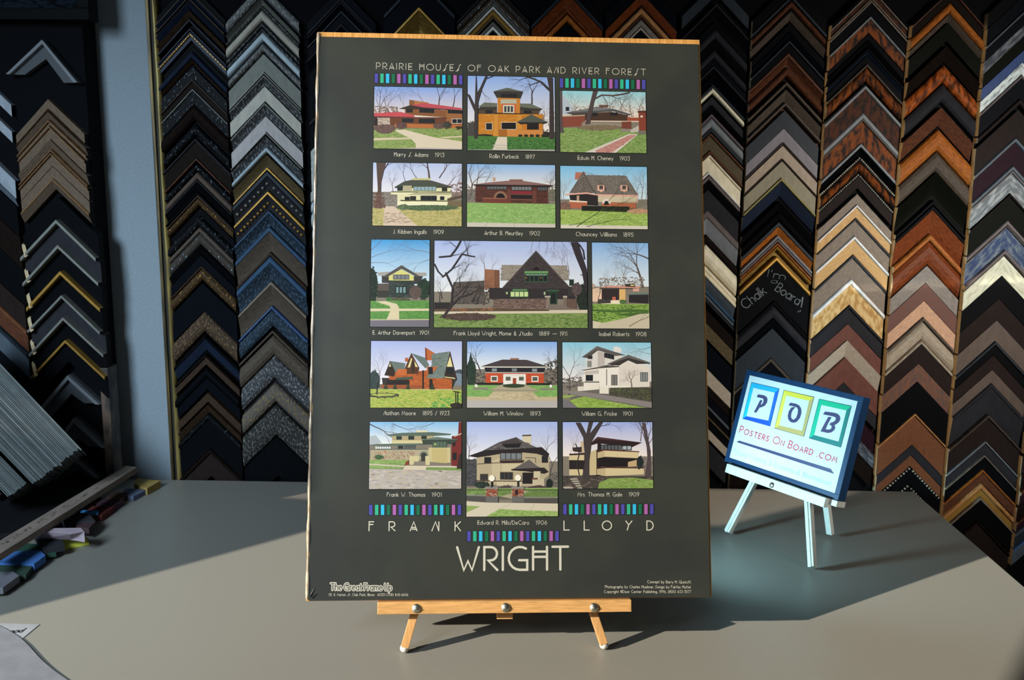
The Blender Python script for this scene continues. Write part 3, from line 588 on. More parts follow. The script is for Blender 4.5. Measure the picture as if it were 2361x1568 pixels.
# ---- third row
m = photo(c2, (56, 43), (523, 47), (517, 744), (47, 740))
m.grad(40, 40, 530, 420, '#3f9ee0', '#dceef6')
for i, (x, y, a, l) in enumerate(((50, 190, 30, 150), (50, 230, 12, 140), (50, 130, 40, 110), (530, 150, 160, 120), (530, 90, 150, 120), (530, 200, 195, 90), (40, 60, 20, 120))): m.tree(x, y, a, l, 4, 4, 90+i, '#6c6a6a', .4)
m.p('#a8a4a0', 104, 306, 210, 300, 160, 340, 112, 330); m.p('#a8a4a0', 390, 306, 496, 308, 500, 334, 440, 336); m.p('#3c3c3a', 140, 334, 470, 336, 440, 400, 140, 390)
m.p('#57534f', 150, 340, 298, 248, 446, 338, 420, 344, 298, 278, 180, 346); m.p('#d9d684', 196, 336, 298, 282, 396, 336, 396, 372, 196, 370); m.win(230, 324, 360, 364, 4, '#34302c', '#7a8088')
m.p('#36403c', 196, 372, 400, 374, 400, 510, 196, 508); m.sp(['#2c3432', '#424c48'], (196, 376, 400, 376, 400, 506, 196, 506), 160, 6, 3, 4); m.p('#5c524c', 96, 396, 196, 394, 196, 454, 96, 452); m.r('#3a3834', 104, 452, 196, 508); m.win(246, 414, 340, 480, 3, '#24302c', '#7c9aa0', 10)
m.bush(['#1f2c22', '#2c3a2c'], 62, 420, 44, 150, 160, 9); m.bush(['#25362a', '#304434'], 476, 440, 54, 80, 160, 9); m.bush(['#5c4c48', '#6c5c54'], 408, 466, 48, 52, 130, 6); m.bush(['#4c7a44', '#3c6a3c'], 196, 518, 26, 14, 30); m.bush(['#4c4c3c', '#5c6c44'], 290, 522, 70, 12, 60)
m.p('#62974a', 40, 535, 530, 532, 530, 690, 40, 690); m.sp(['#558a42', '#72a456', '#4f8440'], (40, 540, 530, 538, 530, 686, 40, 686), 300, 8, 11, 1.8); m.p('#dccfae', 90, 540, 170, 536, 262, 560, 278, 590, 280, 690, 176, 690, 214, 600, 200, 574, 130, 552); m.p('#dccfae', 40, 596, 530, 596, 530, 614, 40, 618); m.p('#c8bca4', 40, 682, 530, 680, 530, 690, 40, 694); m.p('#77727e', 40, 690, 530, 688, 530, 760, 40, 760)
fin(m, 'narrow photograph of a dark house with a pale yellow gable')
m = photo(c2, (563, 50), (1783, 65), (1785, 753), (557, 746))
m.grad(550, 40, 1800, 460, '#a8bcf0', '#ecf0f4')
for i, (x, y, a, l, w) in enumerate(((970, 300, 95, 60, 6), (1020, 300, 75, 50, 4), (1640, 330, 95, 90, 6), (1600, 300, 110, 80, 4))): m.tree(x, y, a, l, w, 5, 110+i, '#6c5c58')
for i in range(6): m.tree(1350+i*55, 50, -100+i*9, 60, 3, 3, 120+i, '#6c645c')
m.p('#5c5450', 712, 384, 960, 372, 960, 560, 712, 560); m.p('#443e3c', 720, 420, 960, 416, 960, 430, 720, 434); m.sp(['#4c4644', '#6c625c', '#3c3836'], (700, 400, 1000, 400, 1000, 560, 700, 560), 260, 8)
m.p('#968e84', 1100, 246, 1620, 250, 1640, 370, 1090, 372); m.sp(['#a49c90', '#867e76'], (1100, 250, 1620, 254, 1640, 366, 1094, 368), 220, 7, 3, 2); m.p('#9a6a50', 962, 280, 1082, 288, 1082, 440, 962, 440); m.p('#7a5440', 1040, 286, 1082, 288, 1082, 440, 1040, 440); m.p('#332e30', 1000, 430, 1690, 430, 1690, 520, 1000, 520)
m.p('#413a3c', 1108, 426, 1374, 130, 1642, 420, 1640, 436, 1108, 436); m.sp(['#393234', '#4c4446', '#343032'], (1120, 420, 1374, 146, 1630, 420), 420, 6, 4, 2.4); m.line('#6c625e', 6, 1108, 428, 1374, 134, 1642, 424)
P_ = [(1377+26*math.cos(math.radians(t)), 288-24*math.sin(math.radians(t))) for t in range(0, 181, 20)]; m.p('#1c1c22', *[v for q in P_ for v in q]); m.r('#6c9a64', 1282, 296, 1470, 316); m.win(1284, 314, 1470, 384, 5, '#3c5c40', '#1f2428', 6); m.win(1290, 318, 1464, 334, 5, '#3c5c40', '#9ab0a8', 5); m.r('#c87840', 1292, 346, 1302, 354); m.r('#c87840', 1408, 346, 1418, 354)
m.r('#5c8458', 1186, 440, 1304, 456); m.win(1166, 456, 1316, 506, 4, '#34503a', '#c8dc9c', 6); m.r('#a8bc90', 1134, 462, 1148, 482); m.r('#a8bc90', 1436, 462, 1450, 486); m.r('#3c5c44', 1456, 446, 1560, 458); m.win(1484, 462, 1542, 562, 1, '#2c4c38', '#1c2424', 8); m.win(1640, 362, 1676, 414, 2, '#3c5a44'); m.r('#3c3838', 1632, 420, 1690, 500)
m.p('#77625a', 1036, 520, 1456, 516, 1456, 604, 1032, 600); m.sp(['#6a564e', '#867068', '#5c4a44'], (1036, 522, 1456, 520, 1456, 600, 1034, 598), 240, 6, 5, 2.6); m.p('#8a7a70', 1458, 510, 1484, 510, 1484, 600, 1452, 600); m.r('#b4aca0', 1444, 494, 1490, 508); m.r('#b4aca0', 1590, 494, 1624, 508); m.p('#7a6a62', 1592, 508, 1622, 508, 1622, 590, 1592, 586); m.p('#6a544c', 1624, 524, 1700, 518, 1700, 600, 1624, 590); m.p('#7c7068', 1480, 566, 1600, 566, 1670, 610, 1460, 610)
m.bush(['#232a26', '#2e3830'], 1750, 510, 52, 110, 160, 9); m.bush(['#54484a', '#645654'], 1700, 440, 40, 50, 60, 8); m.p('#2c2828', 560, 546, 680, 546, 680, 600, 560, 604)
m.p('#d4cab4', 550, 616, 1800, 606, 1800, 640, 550, 646); m.p('#5c4c3c', 550, 600, 1050, 592, 1480, 606, 1480, 616, 550, 620); m.sp(['#8a5a3c', '#6c5440', '#a46c48'], (700, 596, 1050, 592, 1050, 612, 700, 614), 90, 7)
m.p('#76904e', 550, 640, 1800, 632, 1800, 770, 550, 770); m.sp(['#6a8446', '#849c5a', '#5c783e', '#8c9c60'], (550, 646, 1800, 640, 1800, 756, 550, 752), 620, 10, 12, 2); m.bush(['#54423c', '#64524a', '#463834'], 830, 662, 220, 30, 260, 8)
m.line('#3a3234', 22, 634, 664, 684, 590, 700, 540); m.line('#3a3234', 15, 698, 550, 706, 430, 652, 312); m.line('#3a3234', 13, 684, 590, 760, 508, 856, 476); m.line('#3a3234', 11, 560, 240, 590, 300, 630, 340, 700, 280, 780, 160, 850, 176, 880, 180); m.line('#3a3234', 13, 600, 184, 690, 176, 740, 110, 770, 55); m.line('#3a3234', 6, 640, 330, 620, 345)
for i, (x, y, a, l) in enumerate(((700, 430, 60, 80), (720, 500, 40, 90), (780, 490, 60, 80), (850, 476, 30, 80), (700, 280, 30, 60), (780, 160, 40, 70), (830, 176, 100, 60), (740, 110, 150, 60), (690, 176, 20, 60), (800, 300, 70, 60), (860, 540, 60, 80), (900, 560, 80, 80), (950, 570, 70, 70), (760, 420, 80, 70), (620, 520, 100, 70), (600, 560, 80, 80))): m.tree(x, y, a, l, 5, 4, 130+i, '#4a4040')
m.p('#383036', 1650, 64, 1708, 64, 1740, 170, 1776, 280, 1790, 460, 1770, 460, 1740, 300, 1690, 180); m.line('#383036', 9, 1716, 80, 1750, 130, 1760, 200); m.line('#383036', 6, 1750, 330, 1730, 325)
fin(m, 'large centre photograph of a dark shingled house with a tall gable')
m = photo(c2, (1822, 67), (2274, 72), (2280, 758), (1828, 753))
m.grad(1815, 60, 2290, 420, '#86b6ee', '#e0ecf4')
m.tree(2230, 430, 95, 170, 20, 6, 150, '#5c5450'); m.tree(2280, 200, 150, 120, 12, 5, 151, '#5c5450'); m.tree(2090, 420, 95, 90, 7, 5, 152, '#7c7470'); m.tree(2000, 420, 85, 70, 5, 5, 153, '#8a8480'); m.tree(1930, 420, 90, 50, 4, 4, 154, '#8a8480')
m.sp(['#8a8078', '#9c9288', '#746a64'], (1880, 350, 2240, 340, 2240, 420, 1880, 420), 260, 7)
m.p('#e8c8ae', 1826, 440, 1900, 420, 1920, 440, 1920, 540, 1826, 540); m.p('#c8a890', 1826, 390, 1850, 410, 1826, 440); m.p('#e4b878', 2030, 430, 2090, 420, 2090, 540, 2030, 540); m.p('#352c2e', 1900, 430, 2040, 430, 2040, 548, 1900, 540); m.p('#d89a8c', 1880, 428, 1950, 412, 2210, 418, 2200, 432, 1950, 428); m.p('#504846', 1880, 430, 2200, 432, 2180, 440, 1890, 440); m.p('#3c3836', 2090, 400, 2160, 394, 2170, 424, 2090, 420); m.r('#e8d080', 2130, 404, 2160, 414); m.p('#6a8078', 2110, 480, 2190, 466, 2275, 468, 2275, 482, 2110, 490); m.p('#2c2a2c', 2118, 486, 2275, 484, 2275, 556, 2118, 548); m.p('#d8a898', 2150, 436, 2200, 434, 2200, 460, 2150, 458)
m.r('#c86a54', 1985, 502, 2012, 530); m.p('#f0e4c8', 1972, 530, 2048, 528, 2048, 560, 1972, 566); m.p('#e8dcc0', 1896, 556, 1976, 552, 1976, 566, 1896, 568); m.bush(['#4c6a3c', '#5c7c48'], 2070, 540, 26, 16, 40); m.p('#44403c', 1870, 520, 1970, 524, 1970, 552, 1866, 556); m.tree(1870, 520, 70, 60, 4, 4, 155, '#2c2828'); m.tree(1940, 540, 100, 70, 6, 4, 156, '#2c2828')
m.p('#86a84e', 1815, 558, 2290, 560, 2290, 770, 1815, 770); m.sp(['#7aa048', '#96b65e', '#5c8038', '#4c7030'], (1815, 566, 2290, 566, 2290, 700, 1815, 720), 360, 9, 13, 2); m.p('#4c6c34', 1826, 602, 2000, 610, 2100, 600, 2274, 606, 2274, 622, 2000, 628, 1826, 616); m.p('#4c6c34', 2010, 640, 2274, 620, 2274, 640, 2120, 660); m.p('#d6ccb4', 1815, 690, 1930, 716, 1840, 770, 1815, 770); m.p('#ccc2aa', 1890, 714, 2060, 680, 2200, 640, 2290, 634, 2290, 770, 1850, 770); m.tree(2120, 740, 30, 150, 9, 5, 157, '#8a8474', .6)
fin(m, 'narrow photograph of a flat roofed house among bare trees')
# ---- fourth row
m = photo(c2, (55, 855), (781, 858), (780, 1390), (47, 1388))
m.grad(40, 850, 790, 1200, '#a8b8ec', '#f2f0f6')
m.tree(120, 1200, 95, 90, 7, 6, 160, '#6c5c5c'); m.bush(['#3c4a48', '#2c3a3a'], 78, 1180, 46, 86, 140, 8); m.p('#7c8c9c', 700, 1110, 790, 1080, 790, 1210, 700, 1210); m.p('#4c5460', 730, 1090, 770, 1080, 790, 1100, 790, 1120, 720, 1110)
m.p('#3a342e', 140, 1150, 740, 1160, 700, 1250, 150, 1230); m.p('#b86030', 200, 1100, 700, 1090, 700, 1246, 200, 1230); m.sp(['#a85428', '#c87038', '#984c28'], (200, 1100, 700, 1090, 700, 1240, 200, 1230), 260, 6, 3, 2.6)
m.p('#6a7a76', 200, 1014, 330, 1034, 318, 1084, 240, 1108); m.p('#c06838', 486, 905, 568, 956, 568, 1010, 488, 1010); m.p('#8c4624', 486, 905, 500, 914, 504, 1010, 488, 1010); m.r('#b86434', 326, 990, 352, 1020); m.p('#6a7a76', 376, 952, 488, 990, 520, 1050, 488, 1074); m.p('#74837e', 540, 960, 688, 938, 640, 1154, 500, 1152, 540, 1040); m.sp(['#64746e', '#84938c', '#70807a'], (540, 960, 688, 940, 640, 1150, 510, 1148, 540, 1040), 220, 6, 3, 2)
m.p('#5a3820', 318, 1086, 376, 952, 440, 1070, 430, 1120, 330, 1120); m.p('#e4d8a0', 346, 1068, 376, 990, 384, 1000, 366, 1066); m.p('#e4d8a0', 398, 1010, 430, 1064, 408, 1062); m.p('#35271e', 160, 1130, 206, 1016, 246, 1098, 240, 1140); m.p('#e0d49c', 196, 1060, 208, 1030, 214, 1062); m.p('#c86c38', 262, 1080, 340, 1080, 340, 1130, 262, 1130)
m.p('#3a2e28', 636, 1150, 686, 938, 744, 1170, 720, 1168); m.p('#e8dca0', 660, 1060, 686, 976, 708, 1064, 706, 1072); m.win(656, 1062, 712, 1122, 2, '#2c2622', '#22262c'); m.p('#e4d8a0', 642, 1140, 724, 1150, 728, 1160, 640, 1146); m.win(378, 1016, 402, 1112, 2, '#5a3820'); m.p('#c06a3c', 500, 1060, 588, 1062, 560, 1100, 500, 1110); m.win(512, 1064, 548, 1120, 2, '#2c2826')
m.p('#44594c', 250, 1150, 386, 1140, 386, 1160, 250, 1168); m.r('#2a2220', 180, 1166, 360, 1206); m.p('#9c5430', 136, 1206, 470, 1210, 470, 1244, 136, 1230); m.r('#2e2420', 464, 1090, 476, 1246); m.r('#2e2622', 520, 1160, 545, 1240); m.p('#c8c0ac', 366, 1240, 700, 1240, 700, 1250, 366, 1250)
for x in (172, 246, 350, 546): m.p('#35402e', x-22, 1248, x, 1190, x+22, 1250)
m.p('#b4bc5c', 40, 1240, 790, 1246, 790, 1400, 40, 1400); m.sp(['#a4b450', '#c4c870', '#96a848', '#84b04c'], (40, 1250, 790, 1254, 790, 1396, 40, 1396), 440, 9, 14, 2); m.sp(['#6cb058', '#5ca450'], (540, 1330, 790, 1290, 790, 1396, 520, 1396), 120, 9); m.bush(['#44483a', '#54583c'], 150, 1290, 130, 20, 80, 7); m.bush(['#aab458', '#b8bc64'], 150, 1286, 96, 11, 40, 7); m.p('#3c3434', 96, 1284, 100, 1190, 108, 1190, 106, 1284)
m.p('#1c1c1e', 706, 1254, 760, 1262, 770, 1272, 718, 1264); m.r('#1c1c1e', 728, 1264, 736, 1370); m.r('#1c1c1e', 744, 1266, 752, 1366); m.bush(['#2c2a26', '#3a362c'], 740, 1372, 54, 22, 70, 7)
fin(m, 'photograph of a steep gabled red brick house')
m = photo(c2, (823, 858), (1543, 864), (1544, 1392), (822, 1388))
m.grad(815, 850, 1550, 1080, '#7eaef2', '#ecf2f6')
m.p('#28382e', 826, 1200, 824, 1080, 852, 940, 880, 1080, 896, 1200); m.bush(['#28382e', '#344638'], 856, 1110, 38, 110, 160, 8); m.tree(930, 1110, 98, 90, 12, 4, 170, '#4c484c'); m.sp(['#4c4844', '#6c645c', '#3c3a38'], (890, 1110, 980, 1110, 980, 1200, 890, 1200), 90, 8); m.sp(['#54504c', '#746c64', '#403c3a'], (1440, 1040, 1542, 1000, 1542, 1200, 1440, 1200), 200, 9); m.tree(1490, 1100, 85, 60, 8, 5, 171, '#5c5450')
m.r('#a07060', 1168, 992, 1236, 1006); m.p('#4a4044', 928, 1060, 1104, 1004, 1300, 1006, 1480, 1062); m.p('#c9c4b4', 928, 1058, 1480, 1060, 1476, 1068, 936, 1066); m.p('#26242a', 960, 1068, 1450, 1070, 1436, 1108, 972, 1106); m.win(1018, 1072, 1064, 1102, 1, '#44424a', '#8a949c'); m.win(1178, 1072, 1224, 1102, 1, '#44424a', '#7a848c'); m.win(1340, 1074, 1386, 1104, 1, '#44424a', '#8a949c')
m.p('#b8b4ae', 970, 1104, 1440, 1106, 1440, 1114, 970, 1112); m.p('#c85230', 972, 1112, 1436, 1114, 1436, 1192, 972, 1190); m.sp(['#bc4a2c', '#d45c38'], (972, 1114, 1436, 1116, 1436, 1190, 972, 1188), 160, 5, 3, 3); m.win(1012, 1134, 1068, 1180, 1, '#ece8e0', '#5a5c54', 8); m.win(1338, 1136, 1394, 1182, 1, '#ece8e0', '#5a5c54', 8); m.r('#f0eee8', 1112, 1120, 1292, 1202); m.r('#d0ccc4', 1124, 1130, 1280, 1134); m.win(1130, 1140, 1172, 1174, 1, '#a8a8a0', '#5c6058'); m.win(1236, 1140, 1278, 1174, 1, '#a8a8a0', '#5c6058'); m.r('#a04a30', 1188, 1152, 1216, 1200)
m.p('#22241f', 900, 1190, 1110, 1192, 1110, 1206, 900, 1206); m.p('#22241f', 1296, 1192, 1500, 1194, 1500, 1208, 1296, 1206); m.p('#7fae60', 815, 1208, 1550, 1210, 1550, 1310, 815, 1310); m.sp(['#72a454', '#8cb86c'], (815, 1212, 1550, 1214, 1550, 1300, 815, 1300), 300, 8, 15, 2); m.p('#b0a68c', 1000, 1250, 1100, 1204, 1290, 1206, 1400, 1254, 1340, 1262, 1380, 1320, 990, 1320, 1060, 1262); m.p('#9a927c', 1010, 1244, 1390, 1248, 1396, 1258, 1000, 1254)
P_ = [(1196+90*math.cos(math.radians(t)), 1214-16*math.sin(math.radians(t))) for t in range(0, 360, 20)]; m.p('#34442e', *[v for q in P_ for v in q]); m.r('#8a867a', 870, 1228, 990, 1246); m.r('#8a867a', 1410, 1232, 1520, 1248); m.bush(['#f4f4f4'], 896, 1214, 11, 12, 1, 1); m.bush(['#f4f4f4'], 1492, 1216, 11, 12, 1, 1); m.p('#c4b696', 815, 1300, 1550, 1302, 1550, 1336, 815, 1332); m.p('#c4b696', 960, 1330, 1030, 1262, 1350, 1264, 1420, 1334); m.sp(['#b8aa8a', '#d0c2a2'], (970, 1328, 1030, 1266, 1350, 1268, 1410, 1328), 90, 8, 3, 2); m.p('#b9b6b4', 815, 1332, 1550, 1334, 1550, 1400, 815, 1400)
fin(m, 'photograph of a symmetrical orange brick house with a white doorway')
m = photo(c2, (1586, 865), (2294, 869), (2300, 1391), (1588, 1390))
m.grad(1580, 860, 2310, 1180, '#8ccfea', '#f2eaea')
m.tree(1640, 1290, 92, 150, 12, 6, 180, '#54484a'); m.tree(2300, 900, 200, 90, 4, 4, 181, '#5c5450'); m.tree(2290, 960, 170, 70, 3, 4, 182, '#5c5450'); m.sp(['#6c6664', '#8a8684', '#4c4846'], (1588, 1150, 1740, 1140, 1740, 1230, 1588, 1230), 160, 8)
m.p('#e8e4e0', 1995, 905, 2020, 898, 2058, 918, 2058, 950, 1995, 940); m.p('#e0dcd8', 1776, 980, 1870, 930, 2060, 976, 2060, 1080, 1776, 1076); m.p('#c2bab4', 1868, 930, 1924, 950, 1924, 1070, 1868, 1060); m.p('#6c6866', 1740, 986, 1862, 896, 2086, 968, 2010, 976, 1870, 928, 1780, 990); m.p('#544e4c', 1740, 986, 1866, 920, 2086, 966, 2080, 972, 1870, 930, 1790, 992); m.win(1788, 970, 1826, 1000, 3, '#4c4846'); m.win(1920, 948, 2000, 988, 3, '#4c4846', dy=18); m.win(1784, 1012, 1820, 1066, 3, '#b0aaa4', '#6c7478')
m.p('#efe9e2', 1756, 1080, 1880, 1060, 1880, 1250, 1756, 1258); m.p('#f2ece4', 1876, 1070, 2040, 1060, 2120, 1060, 2120, 1250, 1876, 1220); m.p('#e4dcd4', 2036, 1040, 2130, 1010, 2288, 1060, 2284, 1222, 2036, 1230); m.p('#58524f', 1730, 1090, 1880, 1062, 1940, 1048, 2040, 1056, 2040, 1064, 1880, 1074, 1760, 1092); m.p('#6a6664', 1940, 1040, 2112, 966, 2290, 1028, 2280, 1042, 2110, 994, 1990, 1052); m.p('#3c3837', 1950, 1044, 2112, 990, 2288, 1036, 2180, 1040, 2110, 1010, 2040, 1052); m.p('#c8c0b8', 1760, 1100, 1876, 1086, 1876, 1116, 1760, 1122)
m.win(1772, 1126, 1830, 1176, 2, '#3c3a3a'); m.win(2208, 1106, 2270, 1180, 3, '#3c3836', '#8a9094'); m.win(1976, 1126, 2026, 1210, 2, '#4c4642', '#7c7c78'); m.r('#3c3836', 1937, 1080, 1942, 1210); m.p('#e4dcd2', 1708, 1220, 1756, 1218, 1756, 1256, 1708, 1256); m.p('#ece6da', 1786, 1186, 1880, 1186, 1880, 1250, 1786, 1250); m.p('#4a4442', 1760, 1180, 1880, 1180, 1880, 1188, 1760, 1188)
m.p('#6f6a66', 1690, 1260, 1900, 1240, 2300, 1330, 2300, 1400, 1590, 1400); m.p('#8c8684', 1588, 1250, 1760, 1262, 2310, 1350, 2310, 1392, 2100, 1352, 1700, 1290, 1588, 1262); m.p('#4c4a40', 1970, 1230, 2300, 1226, 2300, 1340, 1960, 1290); m.sp(['#4c4a3c', '#5c5844', '#3c3c34', '#5c6c40'], (1980, 1232, 2296, 1230, 2296, 1336, 1980, 1290), 220, 8, 16); m.p('#ece6d8', 1882, 1216, 1956, 1214, 1956, 1278, 1882, 1276); m.p('#f0eade', 1884, 1214, 2124, 1210, 2140, 1222, 1958, 1230, 1884, 1226)
m.p('#8fae50', 1640, 1330, 1760, 1300, 2300, 1400, 1720, 1400); m.sp(['#84a446', '#a0bc60'], (1650, 1332, 1760, 1304, 2250, 1390, 1730, 1392), 160, 8, 17, 2); m.p('#9ab060', 1588, 1290, 1700, 1290, 1640, 1310, 1588, 1312); m.p('#78747c', 1588, 1320, 1640, 1340, 1720, 1400, 1588, 1400); m.tree(2140, 1230, 100, 60, 8, 5, 183, '#6a5c58', .7)
fin(m, 'photograph of a white stucco house of stacked blocks')
# ---- fifth row
m = photo(c3, (44, 44), (777, 45), (776, 582), (38, 580))
m.grad(30, 40, 790, 220, '#86c0ee', '#ecf0f2')
m.tree(40, 60, -20, 130, 9, 4, 190, '#54484a'); m.tree(230, 60, -30, 120, 5, 4, 191, '#5c5050'); m.tree(240, 200, 100, 60, 5, 5, 192, '#7c706c'); m.tree(200, 210, 110, 60, 4, 5, 193, '#7c706c'); m.tree(560, 50, 200, 90, 4, 4, 194, '#5c5050'); m.p('#b4bcc4', 44, 160, 90, 150, 140, 214, 44, 230)
m.p('#7a2f2c', 700, 160, 750, 150, 756, 46, 780, 46, 780, 400, 696, 396); m.p('#c8b8a8', 722, 156, 780, 132, 780, 142, 722, 166); m.win(706, 180, 730, 240, 1, '#4c2420'); m.win(706, 290, 740, 350, 1, '#3c2020')
m.r('#e0d8b8', 416, 112, 506, 128); m.p('#5f7064', 170, 148, 300, 132, 540, 126, 694, 140, 690, 150, 500, 160, 200, 158); m.p('#b6a682', 222, 158, 560, 156, 560, 222, 222, 222); m.win(256, 158, 300, 188, 3, '#4c5a4c'); m.win(352, 156, 400, 188, 3, '#4c5a4c'); m.win(456, 154, 500, 184, 3, '#4c5a4c'); m.p('#d8cc9c', 218, 192, 500, 192, 500, 218, 218, 218)
m.p('#607468', 46, 228, 220, 218, 470, 216, 470, 230, 60, 238); m.r('#ece4cc', 90, 238, 216, 264); m.win(100, 238, 216, 264, 6, '#5c5a48', '#dce4e8'); m.win(270, 234, 310, 262, 3, '#3c443c'); m.win(318, 232, 410, 264, 5, '#3c443c', '#5c6468'); m.p('#b8ab90', 50, 264, 520, 262, 520, 350, 50, 350); m.p('#6a7064', 50, 262, 520, 260, 520, 268, 50, 270); m.sp(['#94806c', '#c4b498', '#a0907c', '#b87858'], (60, 280, 400, 280, 400, 346, 60, 346), 220, 7, 18)
m.p('#6c7c74', 460, 190, 580, 164, 756, 186, 690, 210, 490, 206); m.p('#3e4a42', 460, 188, 756, 186, 700, 222, 470, 226); m.p('#cfc394', 514, 250, 690, 250, 690, 372, 514, 364); m.p('#c8b880', 540, 256, 664, 254, 664, 376, 540, 366); m.win(546, 200, 660, 250, 4, '#34443a', '#5c7060'); m.r('#d8dc70', 562, 218, 574, 230)
P_ = [(476+36*math.cos(math.radians(t)), 316-38*math.sin(math.radians(t))) for t in range(0, 181, 15)]; m.p('#7c8a78', *[v for q in P_ for v in q]); P_ = [(476+24*math.cos(math.radians(t)), 318-28*math.sin(math.radians(t))) for t in range(0, 181, 15)]; m.p('#3c3c3a', *[v for q in P_ for v in q]); m.r('#3c3c3a', 454, 316, 488, 366); m.p('#d4ca9c', 362, 318, 438, 316, 438, 388, 362, 388); m.p('#d4ca9c', 488, 318, 524, 316, 526, 390, 488, 390); m.p('#8c8478', 400, 362, 490, 360, 490, 392, 390, 392)
m.bush(['#3c5a3c', '#4c6c44'], 118, 326, 34, 18, 50); m.p('#8aa860', 30, 346, 350, 350, 330, 390, 30, 392); m.p('#8c3c30', 310, 388, 352, 350, 356, 388); m.p('#8aa860', 30, 384, 330, 400, 290, 420, 30, 420); m.p('#78984f', 490, 408, 780, 410, 780, 436, 490, 430); m.sp(['#7c9c54', '#98b470'], (30, 350, 340, 352, 300, 418, 30, 416), 160, 8, 19, 2); m.p('#cfc4b4', 30, 378, 330, 396, 700, 396, 780, 404, 780, 412, 490, 408, 320, 408, 30, 388); m.p('#d8ccb4', 340, 394, 500, 396, 490, 432, 300, 428); m.p('#3c2e2c', 738, 420, 760, 300, 780, 300, 780, 420)
m.p('#bcb4ae', 30, 420, 790, 434, 790, 600, 30, 600); m.sp(['#b2aaa4', '#c6beb8', '#c0b4a4'], (30, 430, 790, 440, 790, 590, 30, 590), 260, 12, 20, 2.4); m.line('#94908c', 2, 60, 470, 300, 440); m.line('#94908c', 2, 360, 436, 640, 580)
fin(m, 'photograph of a pale house along a wide street')
m = photo(c3, (820, 44), (1547, 44), (1548, 800), (818, 802))
m.grad(810, 40, 1560, 360, '#a8bcf4', '#f2f0f2')
m.tree(1480, 560, 96, 170, 12, 6, 200, '#54484c'); m.tree(1440, 330, 80, 90, 6, 5, 201, '#64585a'); m.tree(836, 330, 80, 70, 7, 5, 202, '#5c5050'); m.p('#4c4c50', 820, 350, 900, 340, 904, 560, 820, 560); m.sp(['#3c3c42', '#5c5c60'], (820, 340, 900, 340, 900, 540, 820, 540), 130, 8); m.sp(['#5c5c5c', '#4a4a4c'], (1480, 460, 1546, 440, 1546, 560, 1480, 560), 80, 8)
m.p('#d8ceb4', 1266, 148, 1336, 146, 1334, 240, 1266, 240); m.p('#5c5248', 1264, 148, 1336, 146, 1336, 158, 1264, 160); m.p('#5b5658', 940, 280, 1080, 206, 1216, 166, 1270, 200, 1360, 240, 1420, 270, 1200, 260); m.sp(['#504c4e', '#686264', '#74706e'], (960, 276, 1216, 170, 1400, 262), 220, 6, 21, 2.6); m.p('#4a4244', 1090, 212, 1216, 170, 1262, 216, 1240, 240, 1130, 240); m.p('#221f22', 1100, 222, 1260, 216, 1240, 250, 1130, 252); m.p('#2a2426', 830, 318, 960, 272, 1200, 262, 1420, 246, 1480, 300, 1470, 330, 1280, 290, 1000, 318, 900, 330)
m.p('#b9ac8e', 900, 330, 1000, 316, 1090, 300, 1276, 290, 1380, 300, 1480, 330, 1480, 470, 1360, 560, 1000, 548, 900, 510); m.p('#cabd9c', 1020, 360, 1090, 330, 1090, 510, 1020, 520); m.p('#cfc2a0', 1100, 380, 1280, 380, 1280, 440, 1100, 440); m.win(1086, 290, 1262, 348, 4, '#382a2a', '#7c8488', 6); m.win(960, 326, 1016, 380, 2, '#3c3430'); m.p('#3c2c2c', 1080, 352, 1280, 350, 1272, 372, 1090, 376); m.win(1420, 316, 1470, 372, 2, '#3c3430'); m.line('#54463c', 6, 904, 382, 1020, 374, 1100, 372); m.line('#54463c', 5, 1290, 330, 1370, 334, 1372, 372)
m.p('#66605e', 1176, 430, 1320, 346, 1380, 396, 1476, 440, 1460, 446); m.p('#2c2628', 1172, 422, 1440, 410, 1476, 446, 1440, 460, 1290, 440, 1180, 434); m.r('#241f22', 1266, 450, 1356, 540); m.p('#cfc4a8', 1356, 440, 1410, 440, 1404, 556, 1350, 556); m.win(1086, 446, 1190, 508, 3, '#54463c', '#2c3034', 6); m.win(926, 460, 990, 514, 3, '#54463c', '#2c3034', 6); m.p('#cfc2a4', 1060, 506, 1260, 512, 1260, 560, 1060, 556); m.p('#54443c', 900, 512, 1266, 516, 1266, 524, 900, 520); m.p('#c8bca0', 1346, 500, 1440, 500, 1440, 560, 1346, 560); m.r('#6c4034', 1340, 492, 1388, 506)
m.bush(['#26322c', '#34423a'], 940, 548, 60, 26, 90); m.bush(['#54464a', '#645458'], 1140, 576, 56, 24, 90); m.bush(['#4c3c40', '#5c4a4c'], 1390, 580, 86, 26, 120); m.bush(['#1f2a26'], 1480, 540, 24, 40, 40)
m.p('#86a45c', 810, 580, 1560, 570, 1560, 650, 810, 640); m.sp(['#7a9a52', '#94b068'], (820, 584, 1546, 576, 1546, 640, 820, 632), 160, 8, 22, 2); m.p('#ccc0a0', 1090, 640, 1270, 590, 1320, 600, 1180, 660)
for k in range(70):
    x = 826+k*10.4
    if not (968 < x < 1072 or 1176 < x < 1280): m.r('#1c2020', x, 588, x+2, 668 if 1040 < x < 1180 else 644)
m.r('#1c2020', 820, 586, 1546, 590); m.p('#54524f', 818, 632, 976, 636, 976, 686, 818, 672); m.p('#54524f', 1276, 650, 1548, 652, 1548, 696, 1276, 690); m.p('#8a8884', 818, 626, 976, 630, 976, 640, 818, 636); m.p('#8a8884', 1276, 644, 1548, 646, 1548, 654, 1276, 654)
for x in (972, 1180): m.r('#95503a', x+4, 580, x+94, 648); m.sp(['#84442f', '#a85c44', '#b4a498'], (x+4, 580, x+94, 580, x+94, 646, x+4, 646), 70, 6, 3, 2); m.r('#8c8a84', x-4, 562, x+100, 582); m.r('#6c6a68', x, 640, x+98, 690)
